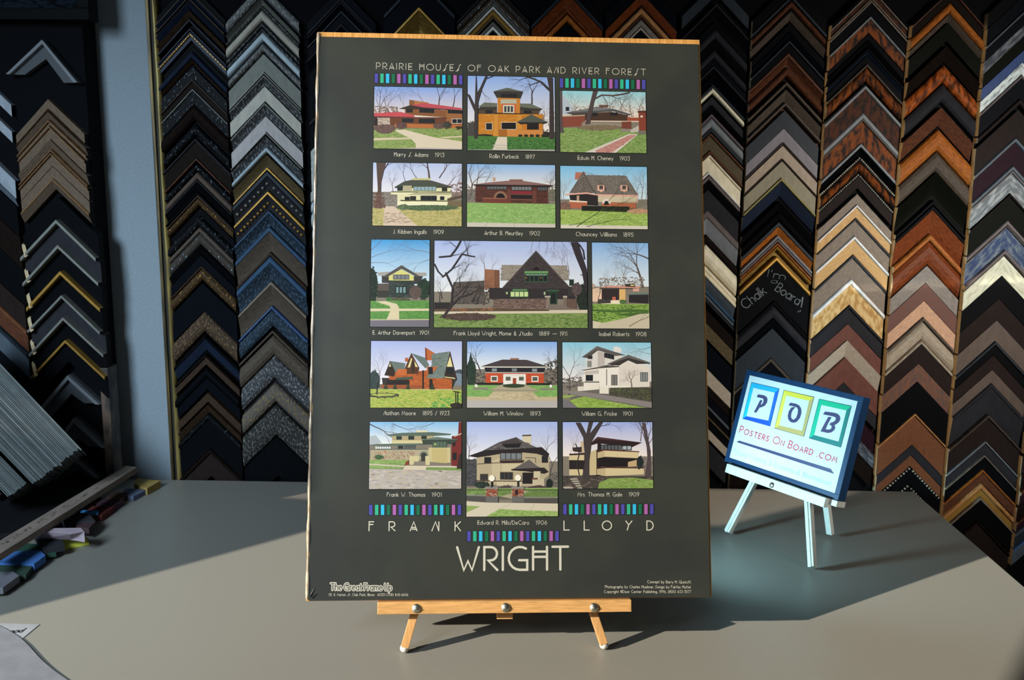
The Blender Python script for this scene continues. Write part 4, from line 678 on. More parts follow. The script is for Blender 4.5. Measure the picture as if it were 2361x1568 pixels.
for x, y in ((1020, 496), (1230, 492)): m.r('#2c2a2c', x-7, y+20, x+7, y+72); P_ = [(x+25*math.cos(i*.35), y+25*math.sin(i*.35)) for i in range(18)]; m.p('#fbf6e6', *[v for q in P_ for v in q])
m.r('#2c2420', 1206, 590, 1230, 630); m.p('#d6cdb8', 810, 680, 980, 690, 1560, 698, 1560, 760, 810, 820); m.p('#94ac60', 810, 714, 930, 720, 820, 770, 810, 770); m.p('#94b066', 960, 810, 1080, 742, 1300, 752, 1560, 760, 1560, 810); m.sp(['#88a656', '#a4be74'], (980, 800, 1080, 746, 1540, 764, 1540, 798), 160, 8, 23, 2); m.line('#a8a090', 2, 1170, 700, 1080, 740); m.line('#a8a090', 2, 1360, 704, 1330, 752)
fin(m, 'photograph of a hipped roof house behind two globe lamps and a gate')
m = photo(c3, (1590, 46), (2307, 47), (2309, 578), (1590, 577))
m.grad(1580, 40, 2320, 320, '#a0b4f2', '#f8ece4')
m.tree(2280, 420, 95, 180, 20, 6, 210, '#5c5052'); m.tree(2210, 200, 80, 90, 8, 5, 211, '#645858'); m.tree(1690, 300, 100, 80, 3, 5, 212, '#8a7c7c'); m.tree(1650, 300, 80, 70, 3, 4, 213, '#8a7c7c'); m.sp(['#6c6462', '#8a8280'], (2220, 340, 2306, 330, 2306, 460, 2220, 460), 120, 8)
m.p('#c8b494', 1732, 202, 1756, 200, 1756, 310, 1732, 310); m.p('#3c2c2c', 1666, 250, 1740, 244, 1740, 290, 1670, 280); m.p('#2a2224', 1640, 300, 1800, 290, 1880, 260, 1880, 480, 1640, 470); m.p('#d6c49c', 1640, 312, 1760, 308, 1760, 352, 1636, 350); m.p('#cdbb92', 1796, 292, 1858, 270, 1858, 470, 1796, 472); m.p('#d8c69c', 1640, 424, 1750, 424, 1750, 472, 1640, 472)
m.p('#4c3034', 1780, 240, 1866, 164, 2226, 210, 2130, 240, 1870, 200); m.p('#2e1f22', 1780, 242, 1870, 184, 2222, 210, 2136, 250, 1870, 216); m.win(1890, 226, 2060, 276, 6, '#241c1e', '#5c6468', 6); m.win(2064, 232, 2140, 272, 2, '#241c1e', '#a8b8bc', 6); m.p('#2a2022', 1866, 216, 1894, 216, 1894, 480, 1862, 470); m.p('#dccaa0', 1866, 286, 1920, 270, 2194, 286, 2194, 334, 1920, 322, 1866, 336); m.p('#c8b68c', 1866, 286, 1924, 272, 1924, 324, 1866, 336); m.p('#54302e', 1860, 278, 1920, 262, 2200, 280, 2200, 288, 1920, 274, 1866, 290); m.p('#201a1c', 1868, 336, 1922, 326, 2194, 338, 2180, 404, 1880, 404); m.p('#c8ae84', 2110, 366, 2180, 348, 2182, 400, 2110, 404)
m.p('#d9c79e', 1862, 420, 1930, 414, 2238, 416, 2240, 464, 1930, 478, 1862, 466); m.p('#c4b28a', 1862, 420, 1930, 414, 1930, 478, 1862, 466); m.p('#54302e', 1860, 412, 1930, 404, 2238, 408, 2238, 418, 1930, 414, 1860, 422); m.bush(['#22282a', '#2e3638'], 2206, 370, 26, 50, 60)
m.p('#4a423e', 1580, 476, 2320, 480, 2320, 590, 1580, 590); m.sp(['#3c3634', '#5c524c', '#6c625a', '#4a4440'], (1590, 480, 2306, 484, 2306, 576, 1590, 576), 260, 9, 24, 2); m.p('#84a052', 1866, 590, 1880, 530, 1960, 496, 2150, 490, 2320, 510, 2320, 590); m.sp(['#789848', '#92ac60', '#8ca058'], (1880, 570, 1970, 504, 2150, 496, 2306, 514, 2306, 576), 260, 9, 25, 2)
for i in range(5): m.p('#a8a294', 1640+i*16, 498+i*18, 1700+i*10, 494+i*18, 1716+i*8, 506+i*18, 1656+i*14, 510+i*18)
m.bush(['#b0a498'], 1630, 572, 40, 12, 20); m.p('#433c3c', 1740, 500, 1766, 360, 1752, 170, 1690, 50, 1730, 50, 1776, 140, 1796, 46, 1830, 46, 1802, 140, 1880, 46, 1910, 46, 1820, 200, 1800, 360, 1800, 506); m.tree(1880, 80, 10, 70, 5, 4, 214, '#4c4444'); m.line('#3c3434', 7, 1720, 470, 1700, 380, 1720, 300, 1690, 220); m.p('#54484a', 2246, 480, 2270, 300, 2220, 50, 2246, 50, 2290, 280, 2290, 490); m.tree(2230, 110, 120, 70, 5, 4, 215, '#5c5052')
fin(m, 'photograph of a house with long cantilevered balconies')

# ---- lettering
def words(name, c, items, label=None):
    pm = Print(c); pm.y = -.0005
    for it in items: pm.text(*it[:4], **(it[4] if len(it) > 4 else {}))
    o = pm.build(name, poster)
    if label: o['label'] = label
words('title_lettering', c1, [('PRAIRIE HOUSES OF OAK PARK AND RIVER FOREST', (96, 136), (2253, 187), 49, dict(hw=.42, track=3.6, space=7))])
CAPS = [(c1, 'Harry S. Adams', 240, 835, 512, 839, '1913', 567, 640, 841), (c1, 'Rollin Furbeck', 1003, 849, 1235, 853, '1897', 1290, 1363, 855), (c1, 'Edwin H. Cheney', 1709, 863, 1992, 867, '1903', 2046, 2124, 869),
        (c1, 'J. Kibben Ingalls', 232, 1453, 498, 1456, '1909', 554, 635, 1457), (c1, 'Arthur B. Heurtley', 963, 1463, 1268, 1467, '1902', 1323, 1404, 1468), (c1, 'Chauncey Willliams', 1695, 1473, 2020, 1477, '1895', 2074, 2153, 1478),
        (c2, 'E. Arthur Davenport', 68, 802, 404, 804, '1901', 444, 516, 804), (c2, 'Frank Lloyd Wright, Home & Studio', 717, 808, 1346, 811, '1889 _ 1911', 1400, 1622, 812), (c2, 'Isabel Roberts', 1881, 814, 2120, 815, '1908', 2174, 2256, 816),
        (c2, 'Nathan Moore', 155, 1447, 411, 1448, '1895 / 1923', 468, 681, 1448), (c2, 'William H. Winslow', 956, 1450, 1272, 1450, '1893', 1327, 1410, 1451), (c2, 'William G. Fricke', 1741, 1452, 2020, 1452, '1901', 2072, 2146, 1452),
        (c3, 'Frank W. Thomas', 182, 642, 487, 642, '1901', 542, 618, 642), (c3, 'Edward R. Hills/DeCaro', 907, 866, 1318, 866, '1906', 1374, 1462, 865), (c3, 'Mrs. Thomas H. Gale', 1708, 640, 2063, 640, '1909', 2118, 2200, 639)]
for c, t, x0, y0, x1, y1, yr, x2, x3, y2 in CAPS:
    words('caption', c, [(t, (x0, y0), (x1, y1), 31, dict(hw=.52)), (yr, (x2, y1), (x3, y2), 31, dict(hw=.52))])
def bars(c, x0, y0, x1, y1, h):
    """sixteen colour bars between two upper corners"""
    pm = Print(c, gain=.64); C5 = ['#5450b4', '#36bd94', '#38c4f4', '#177250', '#b568b4']; p = (x1-x0-27)/15
    for k in range(16):
        x = x0+k*p; y = y0+(y1-y0)*k/15
        pm.p('#141618', x-4, y-4, x+31, y-4, x+31, y+h+4, x-4, y+h+4); pm.p(C5[k % 5], x, y, x+27, y, x+27, y+h, x, y+h)
    pm.build('colour_bar_strip', poster)
bars(c1, 83, 172, 785, 187, 75); bars(c1, 1565, 210, 2250, 224, 75); bars(c3, 38, 708, 775, 708, 82); bars(c3, 1592, 704, 2314, 702, 82); bars(c3, 824, 920, 1556, 918, 80)
words('first_name_lettering', c3, [(ch, (x, 916), (x+w, 916), 72, dict(hw=.6)) for ch, x, w in (('F', 38, 36), ('R', 198, 48), ('A', 368, 54), ('N', 541, 56), ('K', 726, 44))])
words('middle_name_lettering', c3, [(ch, (x, 910), (x+w, 910), 72, dict(hw=.6)) for ch, x, w in (('L', 1598, 42), ('L', 1760, 40), ('O', 1905, 74), ('Y', 2094, 48), ('D', 2262, 52))])
words('surname_lettering', c3, [('WRIGHT', (742, 1232), (1632, 1226), 184, dict(hw=.52, track=2.4))])
c4 = lambda x, y: PP(690+x/2.434, 1300+y/2.434)
words('shop_logo', c4, [('The Great Frame Up', (176, 147), (518, 149), 38, dict(hw=1.75, font=PLAIN, track=2.4, space=3)), ('The Great Frame Up', (176, 147), (518, 149), 38, dict(hw=.5, font=PLAIN, track=2.4, space=3, h='#35383a'))])
words('address_line', c4, [('115 N. Marion St. Oak Park, Illinois  60301 (708) 848-6606', (166, 180), (611, 180), 14, dict(hw=.55))])
words('credit_lines', c4, [('Concept by Barry H. Glustoff,', (1954, 108), (2198, 110), 15, dict(hw=.62)), ('Photography by Charles Huebner, Design by Fairfax Hutter', (1716, 136), (2198, 137), 15, dict(hw=.62)), ('Copyright ~Door Center Publishing, 1996, (800) 633-3577', (1711, 163), (2198, 163), 15, dict(hw=.62))])

# ------------------------------------------------------------------ the pine easel under it
def easel_frame(o, a, inn, up): return frame_matrix(o, a, inn, up)
eas = empty('tabletop_easel', MP); tag(eas, 'pine tabletop easel with three round screws holding the big poster', 'easel')
def lp(px, py, n):
    """pixel -> poster-local point on the plane n metres behind the print"""
    q = MPI @ onplane(px, py, PO + PIN*n, PIN); return q
nf = -.011
A, B = lp(870, 1388, nf), lp(1456, 1385, nf); A2, B2 = lp(870, 1416, nf), lp(1456, 1412, nf)
zt, zb = -.0015, (A2.z+B2.z)/2
bm = bmesh.new(); box(bm, (A.x, B.x), (nf, .0095), (zb, zt), None, .0012); bobj('ledge', bm, M['pineX'], eas)
for px, py in ((960, 1403), (1166, 1401), (1370, 1401)):
    q = lp(px, py, nf); bm = bmesh.new(); sphere(bm, (q.x, nf+.0005, q.z), .0072, (1, .62, 1), 20, 12); box(bm, (q.x-.0035, q.x+.0035), (nf-.0047, nf-.0038), (q.z-.0004, q.z+.0004))
    bobj('screw', bm, M['chrome'], eas, True)
zfl = -(PO.z - ZC)/PU.z                                         # local height of the counter along the leg plane (approximately)
def leg_to_floor(top, bot):
    d = (bot - top).normalized(); w0 = (MP @ top).z - ZC; w1 = (MP @ (top + d)).z - ZC
    return top + d*(w0/(w0-w1))
for top, bot in (((955, 1416), (929, 1508)), ((1368, 1414), (1397, 1500))):
    T, Bt = lp(*top, .017), lp(*bot, .017); ft = leg_to_floor(T, Bt); d = (T - ft).normalized(); hi = T + d*(.62/d.z*.9)
    st = ft + d*.010
    bm = bmesh.new(); bar(bm, st, hi, .0125, .0145, Vector((0, 1, 0)), .0012); lg = bobj('leg', bm, M['pine'], eas)
    bm = bmesh.new(); c = ft + d*.0085; sphere(bm, c, .0072, (1, 1, .95), 14, 10); bobj('foot_cap', bm, M['rubber'], lg, True)
bm = bmesh.new(); s0, s1 = lp(1145, 1426, .017), lp(1182, 1425, .017); box(bm, (s0.x, s1.x), (.0095, .0245), (s0.z, .62), None, .001); bobj('centre_post', bm, M['pine'], eas)
hinge = MP @ Vector(((s0.x+s1.x)/2, .03, .56)); ftw = Vector((hinge.x+.02, hinge.y+.13, ZC+.004)); bm = bmesh.new(); bar(bm, MPI @ hinge, MPI @ ftw, .018, .012, Vector((1, 0, 0)), .001); bobj('rear_leg', bm, M['pine'], eas)
# ------------------------------------------------------------------ frame corner samples on the wall
GW = 1.55
def K(key, words, h, style='plain', h2=None, rough=.45, metal=0.0, g=GW, **kw):
    c = lin(h, g); mx_ = max(c); dark = mx_ < .05
    f_ = min(1.0, .40 + .60*(mx_/.10)); c = [x*f_ for x in c]
    if style == 'plain': m = mat(key, c, rough, metal, .02 if dark else .15, c2=[x*.85 for x in c], scale=40, uv=True, **kw)
    if style == 'wood': m = mat(key, c, rough, metal, .02 if dark else .12, c2=[x*f_ for x in lin(h2, g)] if h2 else [x*.45 for x in c], scale=9, stretch=(6, 70, 1), lo=.38, hi=.64, uv=True, bump=.1, **kw)
    if style == 'orn': m = mat(key, c, rough, metal, .10, c2=lin(h2, g*.8), scale=150, lo=.52, hi=.66, uv=True, bump=.9, **kw)
    if style == 'spot': m = mat(key, c, rough, metal, .08, c2=lin(h2, g*.8), scale=130, lo=.62, hi=.70, uv=True, bump=.5, **kw)
    if style == 'dist': m = mat(key, c, rough, metal, .1, c2=lin(h2, g), scale=16, stretch=(2, 6, 1), lo=.45, hi=.62, uv=True, bump=.15, detail=8, **kw)
    if style == 'tort': m = mat(key, c, rough, metal, .1, c2=lin(h2, g), scale=55, lo=.42, hi=.60, uv=True, **kw)
    KM[key] = (m, words)
KM = {}
M['stain'] = mat('stained_end', lin('#17130f'), .8, spec=.1)
K('blk', 'black', '#111215'); K('blkg', 'greenish black', '#13150f'); K('blkn', 'blue-black', '#10131a'); K('nav', 'navy', '#1c2536'); K('navb', 'blue', '#1c3563'); K('char', 'charcoal', '#2d2d31'); K('slate', 'slate', '#252c33')
K('brn', 'brown', '#3a2b20', 'wood'); K('brnd', 'dark brown', '#221a16', 'wood', '#140f0d'); K('brnr', 'reddish brown', '#55311f', 'wood', '#2c1a12'); K('esp', 'espresso', '#2a2220', 'plain'); K('taup', 'dark taupe', '#4a3f38', 'plain'); K('tau', 'taupe', '#75685c', 'wood', '#5a5046')
K('gold', 'gold', '#957236', 'plain', rough=.35, metal=.5); K('goldd', 'antique gold', '#6c5524', 'wood', '#3a2c14', rough=.35, metal=.4); K('oliv', 'olive brown', '#4e432e', 'wood', '#352e20'); K('silv', 'silver', '#65655f', 'plain', rough=.5, metal=.3)
K('orns', 'ornate pewter', '#3a3b3c', 'orn', '#8c8e90', rough=.4); K('ornl', 'ornate silver', '#555655', 'orn', '#a2a4a2', rough=.4); K('ornb', 'ornate blue-grey', '#26303a', 'orn', '#4c6070', rough=.4); K('ornd', 'ornate bronze', '#3c3026', 'orn', '#7a6248', rough=.45); K('ornw', 'scrolled grey', '#2e2e2d', 'orn', '#77736b'); K('ornc', 'gold-flecked grey', '#4c4844', 'orn', '#8a7040')
K('spot', 'silver-spotted black', '#15171a', 'spot', '#84929c'); K('spotg', 'gold-flecked bronze', '#3c2c1c', 'spot', '#d8a850', rough=.4); K('spotn', 'silver-leaf brown', '#39342e', 'spot', '#a8c4d8')
K('grn', 'grey-green', '#5d5e56', 'plain'); K('crm', 'cream', '#a09a8a', 'plain'); K('champ', 'champagne', '#959084', 'plain'); K('pnk', 'pinkish grey', '#918a88', 'plain'); K('ice', 'pale blue-silver', '#9aa6ac', 'plain', rough=.35); K('wht', 'white', '#c4c4be', 'plain'); K('wstr', 'white-washed', '#a8aaa4', 'wood', '#6c706c'); K('blw', 'pale blue', '#8ba4c4', 'plain'); K('blm', 'cornflower blue', '#3d5680', 'plain')
K('blu', 'steel blue', '#2c4258', 'plain', rough=.35); K('grb', 'grey-brown', '#4a4138', 'wood', '#332c26'); K('gry', 'grey', '#6b6f72', 'plain'); K('mauv', 'mauve grey', '#544b4b', 'plain'); K('purp', 'purple-grey', '#6f6a70', 'plain'); K('sand', 'sand', '#8f8070', 'plain'); K('olg', 'olive grey', '#7a7360', 'plain'); K('lime', 'dull yellow', '#7d7648', 'plain')
K('org', 'orange wood', '#965720', 'wood', '#643414', rough=.5); K('orgr', 'flamed orange', '#8a4418', 'tort', '#3c1c0c', rough=.35); K('mah', 'mahogany', '#6c3416', 'wood', '#3c1c0e'); K('tan', 'tan wood', '#a87a4c', 'wood', '#7c5430'); K('tort', 'tortoiseshell', '#683512', 'tort', '#1a120f', rough=.55); K('tortd', 'dark tortoiseshell', '#42210f', 'tort', '#16100e', rough=.55); K('whe', 'bright white', '#d6d8da', 'plain', rough=.3); K('bee', 'beech', '#b08e5e', 'wood', '#957246'); K('map', 'mottled maple', '#b39a6c', 'tort', '#94703c')
K('ivo', 'ivory', '#c8bfa6', 'plain'); K('ivw', 'pale ivory', '#b4b6a4', 'dist', '#9c9e88'); K('blg', 'blue-grey', '#434c54', 'plain'); K('redb', 'red brown', '#58332a', 'plain'); K('pin', 'pinkish oak', '#ae8a70', 'wood', '#8c6c56'); K('gwd', 'grey oak', '#77706a', 'wood', '#5a544c'); K('rwd', 'red oak', '#5c3424', 'wood', '#4a3c3c'); K('gtn', 'greige', '#8d877c', 'wood', '#7a6850'); K('bro', 'coppery brown', '#5f4030', 'tort', '#4a3a36'); K('cop', 'copper brown', '#653f28', 'wood', '#4e3020')
K('dst', 'distressed white', '#b9c2c2', 'dist', '#70787a'); K('dgr', 'distressed grey', '#50565a', 'dist', '#83888a'); K('dbl', 'distressed blue', '#1e2f50', 'dist', '#566068'); K('mar', 'maroon', '#2c1a22', 'plain'); K('dgs', 'speckled slate', '#33373e', 'dist', '#5c6268'); K('lgt', 'pale tan', '#9a9082', 'wood', '#857a6c'); K('drf', 'driftwood', '#5e4f40', 'wood', '#473c32', rough=.7); K('drh', 'honey driftwood', '#6c5036', 'wood', '#503e2c', rough=.7)
K('chk', 'chalkboard black', '#18191b', 'plain', rough=.8)
ORD = ['first', 'second', 'third', 'fourth', 'fifth', 'sixth', 'seventh', 'eighth', 'ninth', 'tenth', 'eleventh', 'twelfth', 'thirteenth', 'fourteenth', 'fifteenth', 'sixteenth', 'seventeenth', 'eighteenth', 'nineteenth', 'twentieth', 'twenty-first', 'twenty-second', 'twenty-third', 'twenty-fourth', 'twenty-fifth', 'twenty-sixth', 'twenty-seventh', 'twenty-eighth', 'twenty-ninth', 'thirtieth']
import re
YP = 2.192                                   # face of the panels
RW = random.Random(11)
def parse(spec):
    out = []
    for t in spec.split():
        k, w, sh = re.match(r'([a-z]+)([\d.]+)([A-Z]*)$', t).groups(); out.append((k, float(w), sh or 'F'))
    return out
def profile(bands, T):
    """points (s, depth, key) across the moulding; outer edge first"""
    tot = sum(b[1] for b in bands); s = 0; pts = []
    for k, w, sh in bands:
        a, b = s/tot, (s+w)/tot; s += w; d = b - a
        if sh == 'F': q = [(a, .78), (b, .78)]
        elif sh == 'L': q = [(a, .88), (a+d*.25, 1.0), (b-d*.25, 1.0), (b, .88)]
        elif sh == 'R': q = [(a + d*(1-math.cos(math.pi*i/6))/2, .55 + .45*math.sin(math.pi*i/6)) for i in range(7)]
        elif sh == 'C': q = [(a + d*i/5, 1.0 - .55*math.sin(math.pi/2*i/5)) for i in range(6)]
        elif sh == 'S': q = [(a, .95), (b, .50)]
        elif sh == 'U': q = [(a, .50), (b, .98)]
        elif sh == 'G': q = [(a, .30), (b, .30)]
        elif sh == 'B': q = [(a, .55), (b, .55)]
        elif sh == 'H': q = [(a, .99), (b, .99)]
        pts += [(p[0], p[1]*T, k) for p in q]
    return pts
WORLDK = []
def corner_sample(xl, xr, za, h, spec, label, group, Y=YP, T=.027, tilt=0.0, slope=1.0, jit=.0015, raw=True, bead=None, name='frame_corner_sample', gapm=None):
    bands = parse(spec); xc = (xl+xr)/2; pts = profile(bands, T)
    xl += RW.uniform(-jit, jit); xr += RW.uniform(-jit, jit); T2 = T*RW.uniform(.9, 1.03)
    keys = []
    for b in bands:
        if b[0] not in keys: keys.append(b[0])
    mats = [KM[k][0] for k in keys] + [M['raw'] if xc > .4 else M['stain']]
    M0 = Matrix.Translation((xc, Y, za)) @ Matrix.Rotation(tilt, 4, 'Y')
    bm = bmesh.new(); uvl = bm.loops.layers.uv.new('UVMap')
    pts = [(0, 0.002, pts[0][2])] + pts + [(1, 0.002, pts[-1][2])]
    rows = []
    for s, d, k in pts:
        z = -s*h; rows.append([bm.verts.new((xl-xc, -d*T2/T, z - (xc-xl)*slope)), bm.verts.new((0, -d*T2/T, z)), bm.verts.new((xr-xc, -d*T2/T, z - (xr-xc)*slope))])
    u0 = RW.uniform(0, 5)
    for i in range(len(rows)-1):
        for j in (0, 1):
            try: f = bm.faces.new((rows[i][j], rows[i+1][j], rows[i+1][j+1], rows[i][j+1]))
            except ValueError: continue
            f.material_index = keys.index(pts[i+1][2] if pts[i+1][0] > pts[i][0] or pts[i+1][1] > pts[i][1] else pts[i][2])
            for l in f.loops:
                v = l.vert; ii = i if v in rows[i] else i+1
                col = rows[ii].index(v)
                l[uvl].uv = (u0 + j*3 + (0 if col == 1 else (.16 if j else -.16)), pts[ii][0]*h)
    for j in (0, 2):
        f = bm.faces.new([r[j] for r in rows]); f.material_index = len(keys)
    b0 = [bm.faces.new((rows[0][0], rows[0][1], rows[-1][1], rows[-1][0])), bm.faces.new((rows[0][1], rows[0][2], rows[-1][2], rows[-1][1]))]
    for f in b0: f.material_index = len(keys)
    o = bobj(name, bm, mats); o.matrix_world = M0
    tag(o, label, 'frame sample', group)
    if bead:
        key, s, rad, pitch = bead; bb = bmesh.new(); L = math.hypot(xc-xl, (xc-xl)*slope); n = int(L/pitch)
        dep = max([p[1] for p in pts if abs(p[0]-s) < .12] + [T*.5])*T2/T
        for sg in (-1, 1):
            for i in range(n+1):
                if sg > 0 and i == 0: continue
                t = (i+.3)/n*.985
                if t > 1: continue
                x = sg*(xc-xl)*t
                bmesh.ops.create_icosphere(bb, subdivisions=1, radius=rad*RW.uniform(.85, 1.1), matrix=Matrix.Translation((x, -dep, -s*h - abs(x)*slope)))
        bobj('beading', bb, KM[key][0], o, True)
    return o, M0, h, pts
def describe(spec, bead):
    bands = sorted(parse(spec), key=lambda b: -b[1]); names = []
    for b in bands:
        w = KM[b[0]][1]
        if w not in names: names.append(w)
    t = names[0] if len(names) == 1 else names[0] + ' and ' + names[1]
    return t + (' beaded' if bead else '')
def column(x0, x1, apx, items, where, group, gap=.004, YF=2.166, Y=YP, T=.027, tilt=0.0, jit=.0015, dz=.0015):
    """items: (apex y in pixels, bands[, bead]); apx(y) gives the pixel x of the apex"""
    zs = [ony(apx(i[0]), i[0], YF).z for i in items]; res = []
    for i in range(len(items)-1):
        it = items[i]
        if it[1] is None: continue
        bead = it[2] if len(it) > 2 else None
        lab = '%s frame corner, %s down %s' % (describe(it[1], bead), ORD[i], where)
        res.append(corner_sample(x0+gap/2, x1-gap/2, zs[i], zs[i]-zs[i+1]-dz, it[1], lab, group, Y, T, tilt + RW.uniform(-.006, .006), 1.0, jit, True, bead))
    return res
def apx_line(xw, YF=2.166):
    """pixel x of the vertical line x = xw on the plane of the sample fronts"""
    def proj(p):
        d = Vector(p) - CAMP; z = d.dot(CF); return IW/2 + FPX*d.dot(CR)/z, IH/2 - FPX*d.dot(CU)/z
    a, b = proj((xw, YF, 2.0)), proj((xw, YF, .8))
    return lambda y: a[0] + (y-a[1])*(b[0]-a[0])/(b[1]-a[1])
def col(x0, x1, *a, **k): return column(x0, x1, apx_line((x0+x1)/2), *a, **k)

col(-.818, -.667, [(-42, 'blk3F brn1L nav2S'), (-8, 'brn1L blk2F nav3S blk1G'), (24, 'brn4S blk1G'), (44, 'nav1L blk3G nav1L'), (72, 'nav1L gold0.4L nav2F blk2G', ('gold', .22, .0013, .0075)), (105, 'blk2G nav3R'), (137, 'brn3S blk2G'), (152, 'spot4F'), (182, 'brn1L brnd4F'), (205, 'silv0.5L spot5F'), (241, 'brnd5R blk1G'),
    (286, 'spot4R blk1G'), (319, 'char1L brnd6F'), (365, 'brnr0.8L blk1G spot3R'), (396, 'taup4R char1L'), (421, 'blk5S blkn1L'), (449, 'brn1L spotg4R blk1G'), (481, 'blk3G spot4R'), (524, 'grb2L spotn5R'), (567, 'blk3S blkn3F'), (613, 'brn1L spotg5R blk1G'), (654, 'blkn9F'), (719, 'ornd6R brnd1G'), (775, 'blk1L nav3S blk1G'), (818, 'brnd1L brn3F blk1G'), (848, 'blk3R blkn3F blk1G'), (907, 'brn3F brnd1G brn3S'), (955, 'spot1L blk6F', ('char', .1, .001, .006)), (1036, 'brnd1L esp5F'), (1100, None)],
    'the column beside the gilded strip', 'corner samples beside the gilded strip', gap=.003)
col(-.667, -.505, [(-40, 'ornl4R char1G'), (-4, 'grn3C orns2R'), (22, 'champ5R char1G orns2R'), (64, 'orns2R ice5R char1G'), (99, 'ornl4R char1G'), (124, 'grn8F'), (166, 'silv0.8L char0.6G silv0.6L orns4C'), (199, 'champ7F char0.6G'), (237, 'silv0.8L orns5C'), (268, 'pnk8F'), (305, 'silv0.8L char1G orns5C'), (338, 'ice3R char1G'), (357, 'oliv4C gold0.8L'), (393, 'slate2L char4C', ('silv', .6, .0042, .0125)), (440, 'gold1L char4C', ('gold', .6, .0036, .0105)), (486, 'blu1L ornb4C'), (523, 'blu1.3L grb5C brn1L'), (592, 'blu2L ornb5C'), (650, 'tau1L grb6C'), (707, 'blm0.8L ornb6R blk1G'), (762, 'grb0.8L blk0.5G grb6R'), (822, 'orns6R char1G'), (884, 'ornc6R char1G'), (936, 'ornw9R'), (1008, 'blk6F'), (1100, None)],
    'the silvery column left of the poster', 'corner samples left of the poster', gap=.005)
col(-.492, -.337, [(-30, 'blkn3F char1L'), (3, 'char1L blkn3S'), (24, 'slate1L blkn4F'), (54, 'char1L blkn4C'), (90, 'blk5F'), (140, 'blkn5F'), (200, 'char1L blk5F'), (270, 'wstr9F'), (365, 'wstr3L ice3R ice4R'), (450, 'blw3R ice3F'), (520, 'blkn4F'), (580, 'nav4F blk2G'), (650, 'ice1L blm5F'), (745, 'ice1.5L blm5F'), (775, 'blk5F'), (800, None)],
    'the column half hidden by the poster', 'corner samples half hidden by the poster', gap=.006)
col(-.325, -.170, [(-52, 'slate1L blkn5F'), (15, 'gold1L goldd5C'), (78, 'blk4F'), (120, None)], 'the gold column above the poster', 'corner samples above the poster')
col(-.168, -.010, [(-38, 'char1L spotn3R'), (-10, 'spotg2F ornl1L'), (4, 'silv3S wht2L'), (22, 'gold3R oliv1F'), (43, 'char1G silv3R wht2L'), (70, 'blk4F'), (110, None)], 'the silver column above the poster', 'corner samples above the poster')
col(-.009, .147, [(-50, 'blk2F slate1L'), (-14, 'mah4C mah1L'), (30, 'org4R brn1G'), (54, 'blk5F'), (100, None)], 'the reddish wood column above the poster', 'corner samples above the poster')
col(.149, .304, [(-52, 'blkn4F'), (-14, 'mah4S brn1G'), (16, 'tan3R brnr1L'), (42, 'gwd3R lgt1L'), (70, 'blk5F'), (110, None)], 'the tan column above the poster', 'corner samples above the poster')
col(.310, .460, [(-44, 'slate3F blk2G'), (8, 'char1L blk4C'), (48, 'blk2F char3R'), (92, 'blk2S char2R'), (137, 'blkn2F char1L blk2S'), (174, 'blkn3C slate1L'), (203, 'ivo1.2L blk1G char2F blk2S'), (262, 'mauv1L gry3R slate1L'), (306, 'brnr1L oliv4F brnr1L'), (356, 'ivo1L ivo5F wht1L'), (404, 'mauv1L blk2S char4F'), (484, 'mauv1.5L gry3S brnd1.5L'), (562, 'ivo4R goldd0.3G ivo1L ivo1L'), (638, 'blg3S blu1L blg1F'), (682, 'char2R blk2S'), (706, 'brnd4F'), (736, 'oliv5F blk1G'), (778, 'blkn4F'), (836, 'lgt4F'), (872, 'brnd3F'), (894, 'blkn2F'), (914, 'blg1L blk2F'), (938, 'oliv0.6L blk2F'), (966, 'lgt3F blk1G'), (996, 'char4F'), (1050, None)],
    'the column against the poster', 'corner samples right of the poster', gap=.006)
r9 = col(.461, .625, [(-42, 'blk3F slate1L'), (0, 'brnr4R brnd1L'), (26, 'grb3S brnd1G'), (54, 'blk2F blkn2S slate0.7L blk2F'), (121, 'brnr1L brnr2C brnr2R brnd1G'), (188, 'grb1L brnd1G grb3S grb1L brnr1G'), (255, 'slate6F'), (296, 'purp5F mauv1S'), (336, 'sand5F mauv0.8S'), (372, 'olg5F lime1L'), (419, 'nav3S blk1G blk2S blk2R'), (511, 'slate1.2L org2S gry0.8L mauv0.8L'), (560, 'org0.6L gold1.2R goldd1.6G gold1.2L'), (604, 'chk9F'), (694, 'blk1L char3R blk2S'), (758, 'slate8F'), (826, 'grb0.7L blkn5F'), (900, 'redb4F'), (960, 'char4F'), (1020, 'brnd4F'), (1075, None)],
    'the column holding the chalked sample', 'corner samples above the small sign', gap=.008)
col(.626, .796, [(-34, 'blk1L tau0.6L tortd1.5F tau0.5L'), (1, 'tau0.5L blk4F', ('champ', .12, .0012, .0036)), (37, 'gry0.7L tort3F'), (76, 'blk2F blk2S', ('crm', .25, .0024, .0062)), (110, 'blk1L nav1.2S blk2F'), (147, 'grb0.6L tort3R blk0.6G'), (196, 'gry0.8L tortd4F'), (260, 'gry1.2L grb0.4L tort4F'), (330, 'gry1L blk2C'), (362, 'blk1F tort3R', ('crm', .06, .0022, .0048)), (398, 'blk0.8F esp2F blk1G', ('crm', .10, .0018, .0048)), (448, 'tau4F'), (472, 'whe1L bee4F'), (503, 'slate0.8L tau5F'), (544, 'whe1L bee4F'), (588, 'slate0.8L tau5F'), (644, 'whe1.2L map5F'), (704, 'char1L char4F'), (748, 'redb4F'), (785, 'lgt5S'), (826, 'redb6F'), (884, 'char3F esp1G'), (926, 'mar4F'), (972, 'dgs3F'), (1004, 'brnd4F'), (1050, None)],
    'the column of white-edged samples', 'corner samples behind the small sign', gap=.010)
